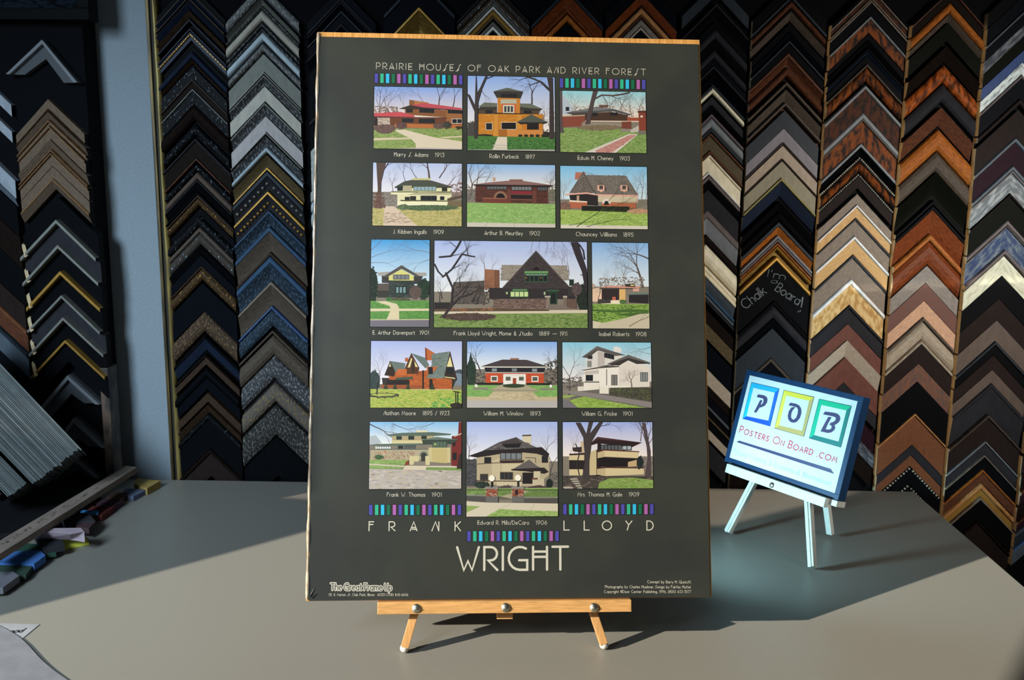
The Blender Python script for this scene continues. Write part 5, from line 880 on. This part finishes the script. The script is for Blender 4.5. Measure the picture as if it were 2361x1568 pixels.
col(.796, .957, [(-26, 'brnr1L brnd4F'), (4, 'org4R'), (32, 'grb3S'), (52, 'blkg4F blk1G'), (106, 'brnd4S blk0.6G'), (148, 'orgr5R'), (192, 'char4R blk1G'), (248, 'brnr5S blk0.7G'), (297, 'org6R'), (349, 'grb5R'), (398, 'blkg6C blk1L'), (474, 'blk1L mah5S'), (540, 'org1L mah4R'), (614, 'gwd5F'), (654, 'rwd5F'), (695, 'pin6F'), (732, 'grb1L gtn5R gtn1L'), (796, 'esp6F'), (840, 'bro5F'), (882, 'blk8F'), (954, 'tan0.6L cop8F'), (1028, 'char4F'), (1052, 'cop3F'), (1078, 'blk3F', ('crm', .08, .0026, .008)), (1118, 'blk4F', ('crm', .08, .0026, .008)), (1170, 'blk4F'), (1230, None)],
    'the column of orange wood samples', 'corner samples of the orange wood column', gap=.010)
col(.957, 1.127, [(-64, 'blk4F'), (-26, 'blkn4F'), (14, 'blg1L blkn4F'), (52, 'dgs4F'), (81, 'blkg4F'), (115, 'navb4F'), (144, 'dst5F'), (172, 'mauv1L blkn6F'), (228, 'esp1L blk1G esp5F'), (317, 'blg1L mar5F'), (382, 'blg1L mauv0.6L dgr4F'), (446, 'brnd0.7L blkg5F'), (508, 'mauv1.2L grb0.5L dbl5F'), (576, 'mauv1L lgt0.4G ivw4F'), (637, 'blk6F'), (690, 'esp6F'), (740, 'taup6F'), (788, 'slate0.7L blk2F'), (821, 'esp4F'), (854, 'taup4F'), (885, 'char1L char6S'), (958, 'grb0.6L esp6F'), (1018, 'gry0.7L char4F'), (1050, 'tau0.5L blk4F'), (1084, 'org0.8L brnr4F'), (1115, 'tan2R gold2F'), (1147, 'tau0.8L blk6F'), (1200, 'brnd1L esp6F'), (1262, None)],
    'the rightmost full column', 'corner samples of the rightmost full column', gap=.008)
col(1.127, 1.29, [(930, 'brnd5F'), (980, 'esp4F'), (1024, 'brnd4F'), (1066, 'brnr1L mar3F'), (1100, 'brnd4F'), (1136, 'brnr1L mar3F'), (1160, 'blg1L slate4F'), (1196, 'blm1L blg4F'), (1236, None)],
    'the column at the right image edge', 'corner samples at the right edge', gap=.010, jit=.003)

# chalk writing on the chalkboard sample
ob, M0, hh, pp = r9[13]
pm = Print(lambda x, y: (lambda q: ((M0.inverted() @ q).x, (M0.inverted() @ q).z))(ony(1600+x/5.408, 560+y/5.408, 2.1705)), y0=-.0224, step=-.00002)
for t, a, b, cap in (("I'm", (915, 418), (1130, 462), 88), ('a', (958, 500), (1036, 504), 60), ('Chalk', (640, 830), (905, 622), 120), ('Board', (1005, 590), (1290, 776), 112), ('!', (1318, 850), (1372, 850), 170)):
    pm.text(t, a, b, cap, hw=.42, h='#9aa2a6', font=PLAIN, track=1.6)
pm.p('#9aa2a6', 1292, 850, 1304, 846, 1308, 862, 1296, 866)
pm.build('chalk_lettering', ob, M['chalk'])

# ------------------------------------------------------------------ the rack at the left
YL = 2.135
bm = bmesh.new(); p0 = ony(-260, 500, YL); p1 = ony(186, 500, YL)
box(bm, (-1.69, ony(196, 160, YL).x), (YL, 2.198), (ZC+.002, ZC+1.9)); o = bobj('display_panel', bm, M['panel']); tag(o, 'narrow black display panel at the left, beside the bare grey wall', 'display panel')
YLf = YL - .03
def rack(xl, xr, items, where, group, T=.03, jit=.002, raw=True, cb=None):
    zs = [ony(apx_line((xl+xr)/2, YLf)(i[0]), i[0], YLf).z for i in items]; out = []
    for i in range(len(items)-1):
        it = items[i]
        if it[1] is None: continue
        out.append(corner_sample(xl, xr, zs[i], zs[i]-zs[i+1]-.002, it[1], '%s corner, %s' % (describe(it[1], None), it[2] if len(it) > 2 else ORD[i] + ' down ' + where), group, YL, T*(it[3] if len(it) > 3 else 1), RW.uniform(-.01, .01), 1.0, jit))
    return out
a, b = ony(33, 308, YLf).x, ony(192, 318, YLf).x
rack(a, b, [(228, 'drf4F drh1S'), (258, 'drf3S drh1L drf1F'), (290, 'drh1L drf4F'), (322, 'drf4S drh1L'), (352, 'drh1L drf4F'), (384, 'drf3F drh1L drf2S'), (438, None)], 'the driftwood group at the left', 'driftwood corner samples on the left rack')
ax, bx = ony(60, 640, YLf).x, ony(231, 640, YLf).x
LIP = rack(ax, bx, [(455, 'blk5B silv0.8H', 'uppermost of the black ones with a bright lip'), (516, 'char5B silv0.8H', 'second of the lipped ones under the driftwood'), (573, 'blk5B gold0.8H', 'upper of the two gold-lipped ones'), (634, 'blk5B silv0.7H', 'just below the upper gold-lipped one'), (687, 'char5B silv0.8H', 'just above the lower gold-lipped one'), (738, 'blk5B gold0.7H', 'lower of the two gold-lipped ones'), (790, 'blk5F', 'lowest plain one under the lipped group'), (835, None)], '', 'lipped corner samples on the left rack', T=.045)
# raw sawn ends on the lipped samples
for (o, M0_, h_, p_), w_ in zip(LIP[:6], (1, 1, 1, 1, 1, 1)):
    bm = bmesh.new(); X = -(bx-ax)/2 - .014; Z = -h_*.62 - (bx-ax)/2
    prism(bm, [Vector((X, -.010, Z+.012)), Vector((X+.020, -.046, Z+.006)), Vector((X+.024, -.046, Z-.014)), Vector((X+.004, -.010, Z-.010))], Vector((.004, .006, .004))); bobj('sawn_end', bm, M['raw'], o)
# upturned white corners showing their backs
K('bwht', 'white', '#8d949c', 'plain', g=1.2); K('bwhs', 'grey-white', '#5f676f', 'plain', g=1.2); K('upbk', 'grey', '#464a4e', 'plain', g=1.2); K('upli', 'pale grey', '#6d7175', 'plain', g=1.2)
def upturned(ax_, ay, lx, ly, rx, ry, th, label, Yb=YL):
    """thin L-shaped corner seen from its rabbeted back: outer lip standing proud, ends cut level"""
    A, L, R = ony(ax_, ay, Yb-.02), ony(lx, ly, Yb-.02), ony(rx, ry, Yb-.02); bm = bmesh.new(); t = th
    for (P, sg) in ((L, -1), (R, 1)):
        d = (P - A); d.y = 0; n = Vector((-d.z*sg, 0, d.x*sg)).normalized(); n = n if n.z < 0 else -n
        dn = Vector((0, 0, -t)); 
        prism(bm, [A, P, P + Vector((-sg*t*.9, 0, 0)), A + dn], Vector((0, .016, 0)), 0)
        prism(bm, [A + Vector((0, -.012, 0)), P + Vector((0, -.012, 0)), P + Vector((-sg*t*.22, -.012, 0)), A + dn*.22 + Vector((0, -.012, 0))], Vector((0, .012, 0)), 1)
    o = bobj('frame_corner_sample', bm, [KM['upbk'][0], KM['upli'][0]]); tag(o, label, 'frame sample', 'upturned white corners on the left rack'); return o
upturned(103, 93, 20, 172, 184, 191, .038, 'upturned white frame corner showing its back, at the top of the left rack')
upturned(161, 863, 78, 960, 235, 930, .045, 'upturned white frame corner above the other one beside the mat boards')
upturned(174, 961, 110, 1050, 250, 1030, .05, 'upturned white frame corner, lower one beside the mat boards')
upturned(177, 1054, 120, 1110, 232, 1100, .03, 'dim upturned frame corner just above the yardstick')
# pieces at the very left edge
xa, xb = ony(-120, 480, YLf).x, ony(36, 480, YLf).x
rack(xa, xb, [(155, 'bwht3F', 'upper sliver at the left image edge, beside driftwood', .8), (185, None), (222, 'bwht3F', 'second sliver at the left image edge', .8), (250, None), (335, 'bwht4F bwhs2S', 'broad white one cut by the left image edge', 1), (400, 'blk6F', 'black one below the broad white edge piece', 1), (470, 'brnd6F', 'dark brown one at the left image edge', 1), (545, 'blk6F', 'black one above the brown edge piece', 1), (630, 'esp5F', 'just above the reddish edge piece at the left', 1), (688, 'cop1L brnr5F', 'reddish one at the left edge over the mat boards', 1), (740, 'slate1L blg4F', 'slate one at the left edge right over the mat boards', 1), (800, None)], '', 'corner samples at the left image edge')
# dark picture frame at the top left
fr = empty('picture_frame', Matrix.Translation(ony(100, 0, YL-.03))); tag(fr, 'dark picture frame with a woven bluish panel at the top left corner', 'picture frame')
q = ony(206, 46, YL-.05); q0 = ony(-150, -30, YL-.05); w = .024
M['weave'] = mat('woven_blue_cloth', lin('#1a222b', 1.0), .9, spec=.05, c2=lin('#0a0d10'), scale=70, stretch=(1, 1, 3), lo=.4, hi=.6, bump=.3)
M['dkframe'] = mat('dark_frame_wood', lin('#08090b', .9), .6, spec=.06)
bm = bmesh.new(); box(bm, (q0.x, q.x), (YL-.05, YL-.004), (q.z, q.z+w), None, .002); box(bm, (q.x-w, q.x), (YL-.05, YL-.004), (q.z+w, q.z+.62), None, .002); box(bm, (q0.x, q0.x+w), (YL-.05, YL-.004), (q.z+w, q.z+.62), None, .002); box(bm, (q0.x, q.x), (YL-.05, YL-.004), (q.z+.62, q.z+.62+w), None, .002)
child_bm('frame', bm, M['dkframe'], fr)
bm = bmesh.new(); box(bm, (q0.x+w*.9, q.x-w*.9), (YL-.03, YL-.02), (q.z+w*.9, q.z+.63)); child_bm('woven_panel', bm, M['weave'], fr)
# marbled brown moulding length standing at the rack's right edge
M['marble'] = mat('marbled_moulding', lin('#5c4a3e', 1.2), .6, c2=lin('#2e2622'), scale=40, stretch=(1, 1, .5), bump=.2)
A0, A1 = ony(236, 845, YL-.01), ony(258, 845, YL-.01); B0 = ony(262, 1086, YL-.01)
bm = bmesh.new(); box(bm, (A0.x, A1.x-.002), (YL-.028, YL+.02), (ZC, A0.z), None, .002); o = bobj('moulding_length', bm, M['marble']); tag(o, 'marbled brown moulding length standing beside the grey wall, below the lipped samples', 'moulding')
# ------------------------------------------------------------------ small framed sign on its easel
SO = Vector((.4796, 1.8101, ZC+.138)); SY, SL, SW, SH = -.9597, .2748, .2804, .1935
_sa = Vector((math.cos(SY), math.sin(SY), 0)); _sb = Vector((-math.sin(SY), math.cos(SY), 0)); _su = Z3*math.cos(SL) + _sb*math.sin(SL); _si = _su.cross(_sa)
MS = frame_matrix(SO, _sa, _si, _su); MSI = MS.inverted()
def SP(px, py, n=0.0): return MSI @ onplane(px, py, SO + _si*n, _si)
def s5(x, y):
    q = SP(1640+x/3.075, 830+y/3.075); return (q.x, q.z)
sign = empty('framed_sign', MS); tag(sign, 'small blue-framed shop sign with three square letters, tilted on the pale easel', 'sign')
bm = bmesh.new(); fw = .0105
for x, z in (((-SW/2, SW/2), (0, fw)), ((-SW/2, SW/2), (SH-fw, SH)), ((-SW/2, -SW/2+fw), (fw, SH-fw)), ((SW/2-fw, SW/2), (fw, SH-fw))): box(bm, x, (0, .022), z, None, .0006)
bobj('frame', bm, M['navy'], sign)
M['signface'] = mat('white_sign_print', lin('#e6eae8'), .5, c2=lin('#e2e6e4'), spec=.3)
bm = bmesh.new(); box(bm, (-SW/2+fw*.9, SW/2-fw*.9), (.0012, .012), (fw*.9, SH-fw*.9)); bobj('sign_face', bm, M['signface'], sign)
def sprint(name, fn, gain=1.0, label=None):
    pm = Print(s5, y0=.0009 if name != 'letter' else .0007, step=-.00001, gain=gain); fn(pm); o = pm.build(name, sign)
    if label: o['label'] = label
def sq(pm, o, i, cols):
    """bevelled square ring: outer corners o, inner corners i, colours top,left,bottom,right"""
    pm.p('#1e3c58', *[v for k in range(4) for v in (o[k][0]+(-3, 3, 3, -3)[k], o[k][1]+(-3, -3, 3, 3)[k])])
    for k, c in zip(range(4), cols):
        a, b = k, (k+1) % 4; pm.p(c, *o[a], *o[b], *i[b], *i[a])
    pm.p('#e2e8e6', *[v for q in i for v in q])
sprint('blue_letter_square', lambda p: sq(p, [(285, 160), (478, 205), (412, 468), (222, 413)], [(297, 197), (448, 232), (402, 430), (248, 398)], ['#2cb4f0', '#2a6cf0', '#2258e8', '#26c8f4']))
sprint('yellow_letter_square', lambda p: sq(p, [(515, 215), (725, 265), (652, 541), (448, 482)], [(530, 252), (692, 290), (640, 502), (480, 462)], ['#f0d848', '#c8b070', '#d0b068', '#fce858']))
sprint('green_letter_square', lambda p: sq(p, [(765, 278), (990, 328), (914, 618), (693, 552)], [(779, 318), (956, 358), (900, 578), (728, 532)], ['#1cc08c', '#1e8478', '#208078', '#1cc094']))
DK = '#4a466c'
def P_(p): p.p(DK, 330, 243, 372, 250, 392, 262, 398, 280, 394, 302, 378, 325, 352, 336, 336, 338, 341, 318, 356, 314, 366, 300, 369, 282, 362, 272, 350, 270, 320, 262); p.p(DK, 345, 283, 361, 286, 337, 345, 318, 374, 300, 370, 316, 340)
def O_(p):
    p.p(DK, 558, 302, 600, 310, 622, 322, 636, 345, 638, 375, 628, 410, 606, 438, 582, 446, 560, 440, 544, 422, 540, 395, 548, 362, 566, 336, 588, 332, 596, 334, 576, 356, 566, 380, 564, 404, 572, 420, 584, 422, 600, 408, 610, 380, 613, 352, 604, 336, 588, 330, 546, 322)
def B_(p):
    p.p(DK, 805, 365, 860, 372, 892, 380, 910, 396, 914, 418, 904, 440, 884, 456, 872, 462, 878, 478, 872, 496, 850, 514, 824, 518, 772, 506, 800, 452, 828, 402, 852, 406, 826, 452, 810, 490, 828, 494, 846, 488, 852, 474, 846, 462, 834, 460, 844, 444, 866, 438, 880, 424, 880, 408, 862, 400, 790, 385)
sprint('letter', P_); sprint('letter', O_); sprint('letter', B_)
sprint('business_name', lambda p: p.text('Posters On Board .com', (195, 513), (882, 728), 50, hw=.62, h='#dc2c54', font=dict(PLAIN, **{'.': DECO['.']}), small=.74, track=2.6, space=4.5, slant=.06))
sprint('rule_line', lambda p: p.p('#4a466c', 176, 582, 196, 571, 845, 772, 868, 808))
sprint('tagline', lambda p: p.text('Picture Framing & Economical Alternatives', (152, 660), (842, 894), 38, hw=.36, h='#a9d0d4', font=PLAIN, track=2.4))

se = empty('tabletop_easel', MS); tag(se, 'small pale tabletop easel carrying the blue-framed shop sign', 'easel')
def s5p(x, y, n): return SP(1640+x/3.075, 830+y/3.075, n)
nf = -.014
A, B = s5p(106, 744, nf), s5p(806, 985, nf); A2, B2 = s5p(98, 796, nf), s5p(800, 1042, nf)
zt, zb = -.001, -.0145
bm = bmesh.new(); box(bm, ((A.x+A2.x)/2, (B.x+B2.x)/2), (nf, -.002), (min(A2.z, B2.z), zt), None, .001); bobj('ledge', bm, M['alu'], se)
bm = bmesh.new(); box(bm, ((A.x+A2.x)/2+.004, SW/2+.001), (-.002, .024), (-.012, -.001), None, .001); bobj('shelf', bm, M['alu'], se)
q = s5p(430, 887, nf); bm = bmesh.new(); sphere(bm, (q.x, nf+.0005, q.z), .0058, (1, .65, 1), 18, 10); bobj('screw', bm, M['chrome'], se, True)
for top, foot in (((300, 870), (1674, 1235)), ((690, 1000), (1874, 1318))):
    F_ = MSI @ onz(*foot); n_ = F_.y; T_ = s5p(*top, .032); F2 = F_; d = (T_ - F2).normalized(); hi = F2 + d*(.27/max(d.z, .5))
    bm = bmesh.new()
    n0 = .0065; bar(bm, F2 + d*.008, hi, .0135, .011, Vector((0, 1, 0)), .001); bar(bm, F2 + d*.008 + Vector((0, -.0062, 0)), hi + Vector((0, -.0062, 0)), .0045, .003, Vector((0, 1, 0)), .0008)
    lg = bobj('leg', bm, M['alu'], se)
ft = onz(1914, 1240); hin = MS @ Vector((.0, .045, .17)); a_, b_ = MSI @ hin, MSI @ (ft + Vector((0, 0, .008)))
bm = bmesh.new(); bar(bm, b_, a_, .013, .010, Vector((0, 1, 0)), .001); bobj('leg', bm, M['alu'], se)
bm = bmesh.new(); box(bm, (-.012, .012), (.024, .046), (.15, .18), None, .001); bobj('hinge_block', bm, M['alu'], se)
# ------------------------------------------------------------------ clutter at the left end of the counter
# tilted stack of mat boards
tip = ony(186, 1034, 1.86); far = ony(0, 838, 1.86)
e1 = (far - tip).normalized()                                   # along the board edges, up and to the left
low = ony(0, 1163, 1.80); e3 = ray(186, 1034).normalized(); e1 = (e1 - e3*e1.dot(e3)).normalized(); e2 = (low - tip); e2 -= e3*e2.dot(e3); e2 -= e1*e2.dot(e1); e2.normalize()   # through the stack
e3 = (e3 - e1*.10).normalized()                 # into the picture
M['mats'] = [mat('mat_board_core_%d' % i, lin(h, .55), .8, spec=.15) for i, h in enumerate(('#7d8685', '#6e7676', '#8d9695', '#777f7e', '#848c8c'))]
RL = random.Random(4)
def board(a, t, off, L=.34, D=.16, k=0, lab=None):
    MM = frame_matrix(tip, e1, e3, e2); bm = bmesh.new()
    box(bm, (off, L), (RL.uniform(0, .002), D), (a, a+t), MM, .0004); o = bobj('mat_board', bm, M['mats'][k % 5]); return tag(o, lab or 'mat board in the tilted grey stack at the left, showing its edge', 'mat board', 'mat boards in the tilted stack')
a = 0.0
board(a, .0028, -.003, k=2, lab='topmost mat board of the tilted grey stack, a pale cover line'); a += .0032
for i in range(34):
    t = RL.choice((.0018, .0022, .0026, .003)); off = RL.uniform(0, .004) + .00008*i
    if i == 14: off -= .006; t = .004
    board(a, t, off, k=RL.randrange(5)); a += t + .0007
a += .006
for i in range(13):
    t = RL.choice((.002, .0026, .003)); board(a, t, .012+RL.uniform(0, .004), k=RL.randrange(5), lab='mat board in the lower left bundle, past the dark gap'); a += t + .0007
# black bin the boards lean in
bm = bmesh.new(); MM = frame_matrix(tip, e1, e3, e2)
box(bm, (.03, .33), (.02, .15), (a+.004, a+.02), MM)
lo_ = min((MM @ Vector((x, y, a+.02))).z for x in (.03, .33) for y in (.02, .15))
bl = tip.x
for s_ in (.31,):
    q_ = MM @ Vector((s_, .09, a+.012)); box(bm, (q_.x-.02, q_.x+.02), (q_.y-.04, q_.y+.04), (ZC, q_.z))
o = bobj('board_cradle', bm, M['cabinet']); tag(o, 'black cradle under the tilted mat boards at the left', 'stand')

# dark pile of sample boards the chips and the yardstick lie on
def slab(name, p, h0, h1, m, label, cat, group=None, bev=.001):
    """flat slab from pixel outline p (on the counter plane) between heights h0 and h1"""
    bm = bmesh.new(); pts = [onz(x, y, h0) for x, y in p]; prism(bm, pts, Vector((0, 0, h1-h0)))
    o = bobj(name, bm, m); return tag(o, label, cat, group)
M['blkcard'] = mat('black_card', lin('#121316', 1.0), .7, spec=.25)
M['dkcard'] = mat('dark_grey_card', lin('#1d1f22', 1.1), .7, spec=.25)
slab('sample_tray', [(-140, 1300), (40, 1262), (190, 1172), (220, 1136), (150, 1098), (-60, 1110)], 0, .012, M['blkcard'], 'black card tray lying under the mat samples', 'tray')
slab('sample_book', [(-100, 1250), (120, 1232), (232, 1152), (176, 1116), (-60, 1120)], .0135, .024, M['blkcard'], 'black sample book under the yardstick', 'sample book')
# mat chips fanned out along the edge
CH = [('#8a7440', [(318, 1118), (371, 1124), (340, 1142), (310, 1132)], .016, 'mustard yellow mat chip at the far end of the fan'),
      ('#4c5468', [(290, 1136), (338, 1140), (308, 1156), (280, 1150)], .011, 'slate blue mat chip beside the mustard one'),
      ('#46362e', [(262, 1146), (296, 1150), (272, 1166), (246, 1160)], .013, 'brown mat chip beside the slate blue one'),
      ('#3a2730', [(232, 1160), (286, 1166), (262, 1180), (222, 1178)], .012, 'plum mat chip in the middle of the fan'),
      ('#512322', [(210, 1180), (264, 1182), (236, 1202), (196, 1198)], .013, 'dark red mat chip with a blue one on it'),
      ('#26262a', [(150, 1196), (206, 1200), (220, 1216), (160, 1222), (132, 1212)], .015, 'charcoal mat chip behind the pale pink one'),
      ('#382a2c', [(180, 1212), (222, 1214), (206, 1232), (176, 1228)], .012, 'dark maroon mat chip behind the pale pink one'),
      ('#a4a43a', [(136, 1246), (192, 1240), (206, 1256), (150, 1268)], .006, 'yellow-green mat chip in front of the pale pink one'),
      ('#212226', [(80, 1246), (140, 1248), (150, 1270), (100, 1280)], .010, 'black mat chip left of the yellow-green one'),
      ('#20382e', [(20, 1262), (86, 1264), (130, 1284), (30, 1296)], .009, 'dark green mat chip next to the blue one'),
      ('#34588c', [(-40, 1290), (94, 1284), (106, 1296), (80, 1316), (-40, 1312)], .013, 'blue mat chip nearest the yardstick end'),
      ('#2a3a30', [(-20, 1312), (82, 1306), (60, 1336), (-30, 1340)], .008, 'bottle green mat chip in front of the blue one'),
      ('#5a5a60', [(-40, 1336), (30, 1332), (46, 1342), (8, 1370), (-40, 1372)], .012, 'grey mat chip at the left image edge')]
for i, (h, p, t, lab) in enumerate(CH):
    slab('mat_chip', p, .0005 + (.012 if i in (5, 6, 8) else 0) if i not in (9, 10, 11, 12) else .0006*(i), (.0005 + (.012 if i in (5, 6, 8) else 0) if i not in (9, 10, 11, 12) else .0006*i) + t, mat('mat_chip_%d' % i, lin(h, 1.7), .7, spec=.2), lab, 'mat sample', 'mat chips fanned on the counter')
slab('mat_chip', [(186, 1180), (228, 1182), (226, 1188), (186, 1187)], .0145, .0185, mat('mat_chip_blue', lin('#2c6c9c', 1.7), .6), 'bright blue slip of mat on the dark red chip', 'mat sample', 'mat chips fanned on the counter')
# thick pale pink bevelled chip
bm = bmesh.new(); top = [onz(x, y, .045) for x, y in ((98, 1218), (186, 1217), (194, 1226), (162, 1232), (98, 1226))]
lo = [Vector((p.x, p.y, ZC+.024)) for p in top]; f1, f2 = onz(95, 1242, .024), onz(162, 1245, .024)
lo[4] = f1; lo[3] = f2
a_ = [bm.verts.new(p) for p in top]; b_ = [bm.verts.new(p) for p in lo]
bm.faces.new(a_); bm.faces.new(b_[::-1])
for i in range(5): bm.faces.new((a_[i], a_[(i+1) % 5], b_[(i+1) % 5], b_[i]))
o = bobj('mat_chip', bm, mat('mat_chip_pink', lin('#a898a0', 1.15), .7, spec=.2)); tag(o, 'thick pale pink mat chip with a slanted end beside the yardstick', 'mat sample', 'mat chips fanned on the counter')

# yardstick across the pile
ys = empty('yardstick', Matrix.Translation(onz(160, 1180, .07))); tag(ys, 'worn wooden yardstick lying diagonally across the dark samples', 'yardstick')
M['stick'] = wood('worn_stick_wood', '#84776c', 1.15, .7, .72, .2, 0, (8, 1, 8), 20)
h1, h0 = .060, .0475
T1, T2 = onz(-30, 1264, h1), onz(290, 1074, h1); U1, U2 = onz(-30, 1296, h1), onz(316, 1077, h1)
bm = bmesh.new(); prism(bm, [T1, T2, U2, U1], Vector((0, 0, h0-h1))); dx = (T2 - T1); L_ = dx.length; dx.normalize(); cr = (U1 - T1) - dx*(U1-T1).dot(dx); W_ = cr.length; cr.normalize()
rr = random.Random(9); s = .02
while s < L_-.06:
    n = rr.randint(2, 7)
    for k in range(n):
        w = rr.uniform(.0012, .0026); c = T1 + dx*(s+k*.0036) + cr*(W_*(.30 if rr.random() < .5 else .42)) + Vector((0, 0, .0002)); v = [c, c + dx*w, c + dx*w + cr*rr.uniform(.003, .006), c + cr*rr.uniform(.003, .006)]
        bm.faces.new([bm.verts.new(p) for p in v]).material_index = 1
    s += n*.0036 + rr.uniform(.008, .03)
child_bm('stick', bm, [M['stick'], M['ink']], ys)

# papers in the near left corner
pp_ = empty('price_slip', Matrix.Translation(onz(60, 1450, .001))); tag(pp_, 'small white slip of paper with printed letters under the curled sheet', 'paper')
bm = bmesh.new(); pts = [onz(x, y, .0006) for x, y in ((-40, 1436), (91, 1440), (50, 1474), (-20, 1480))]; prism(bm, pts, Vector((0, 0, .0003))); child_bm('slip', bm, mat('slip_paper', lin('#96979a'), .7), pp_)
o_ = onz(0, 1462, .0011); ex = (onz(60, 1460, .0011) - o_).normalized(); ey = Z3.cross(ex)
MT = frame_matrix(o_, ex, -Z3, ey)
pm = Print(lambda x, y: (lambda q: ((MT.inverted() @ q).x, (MT.inverted() @ q).z))(onz(x, y, .0011)), y0=-.0001)
pm.text('ood', (18, 1460), (49, 1458), 9, hw=.65, h='#202226', font=PLAIN, slant=.25); tx = pm.build('lettering', None); tx.matrix_world = MT; tx.parent = pp_; tx.matrix_parent_inverse = pp_.matrix_world.inverted()
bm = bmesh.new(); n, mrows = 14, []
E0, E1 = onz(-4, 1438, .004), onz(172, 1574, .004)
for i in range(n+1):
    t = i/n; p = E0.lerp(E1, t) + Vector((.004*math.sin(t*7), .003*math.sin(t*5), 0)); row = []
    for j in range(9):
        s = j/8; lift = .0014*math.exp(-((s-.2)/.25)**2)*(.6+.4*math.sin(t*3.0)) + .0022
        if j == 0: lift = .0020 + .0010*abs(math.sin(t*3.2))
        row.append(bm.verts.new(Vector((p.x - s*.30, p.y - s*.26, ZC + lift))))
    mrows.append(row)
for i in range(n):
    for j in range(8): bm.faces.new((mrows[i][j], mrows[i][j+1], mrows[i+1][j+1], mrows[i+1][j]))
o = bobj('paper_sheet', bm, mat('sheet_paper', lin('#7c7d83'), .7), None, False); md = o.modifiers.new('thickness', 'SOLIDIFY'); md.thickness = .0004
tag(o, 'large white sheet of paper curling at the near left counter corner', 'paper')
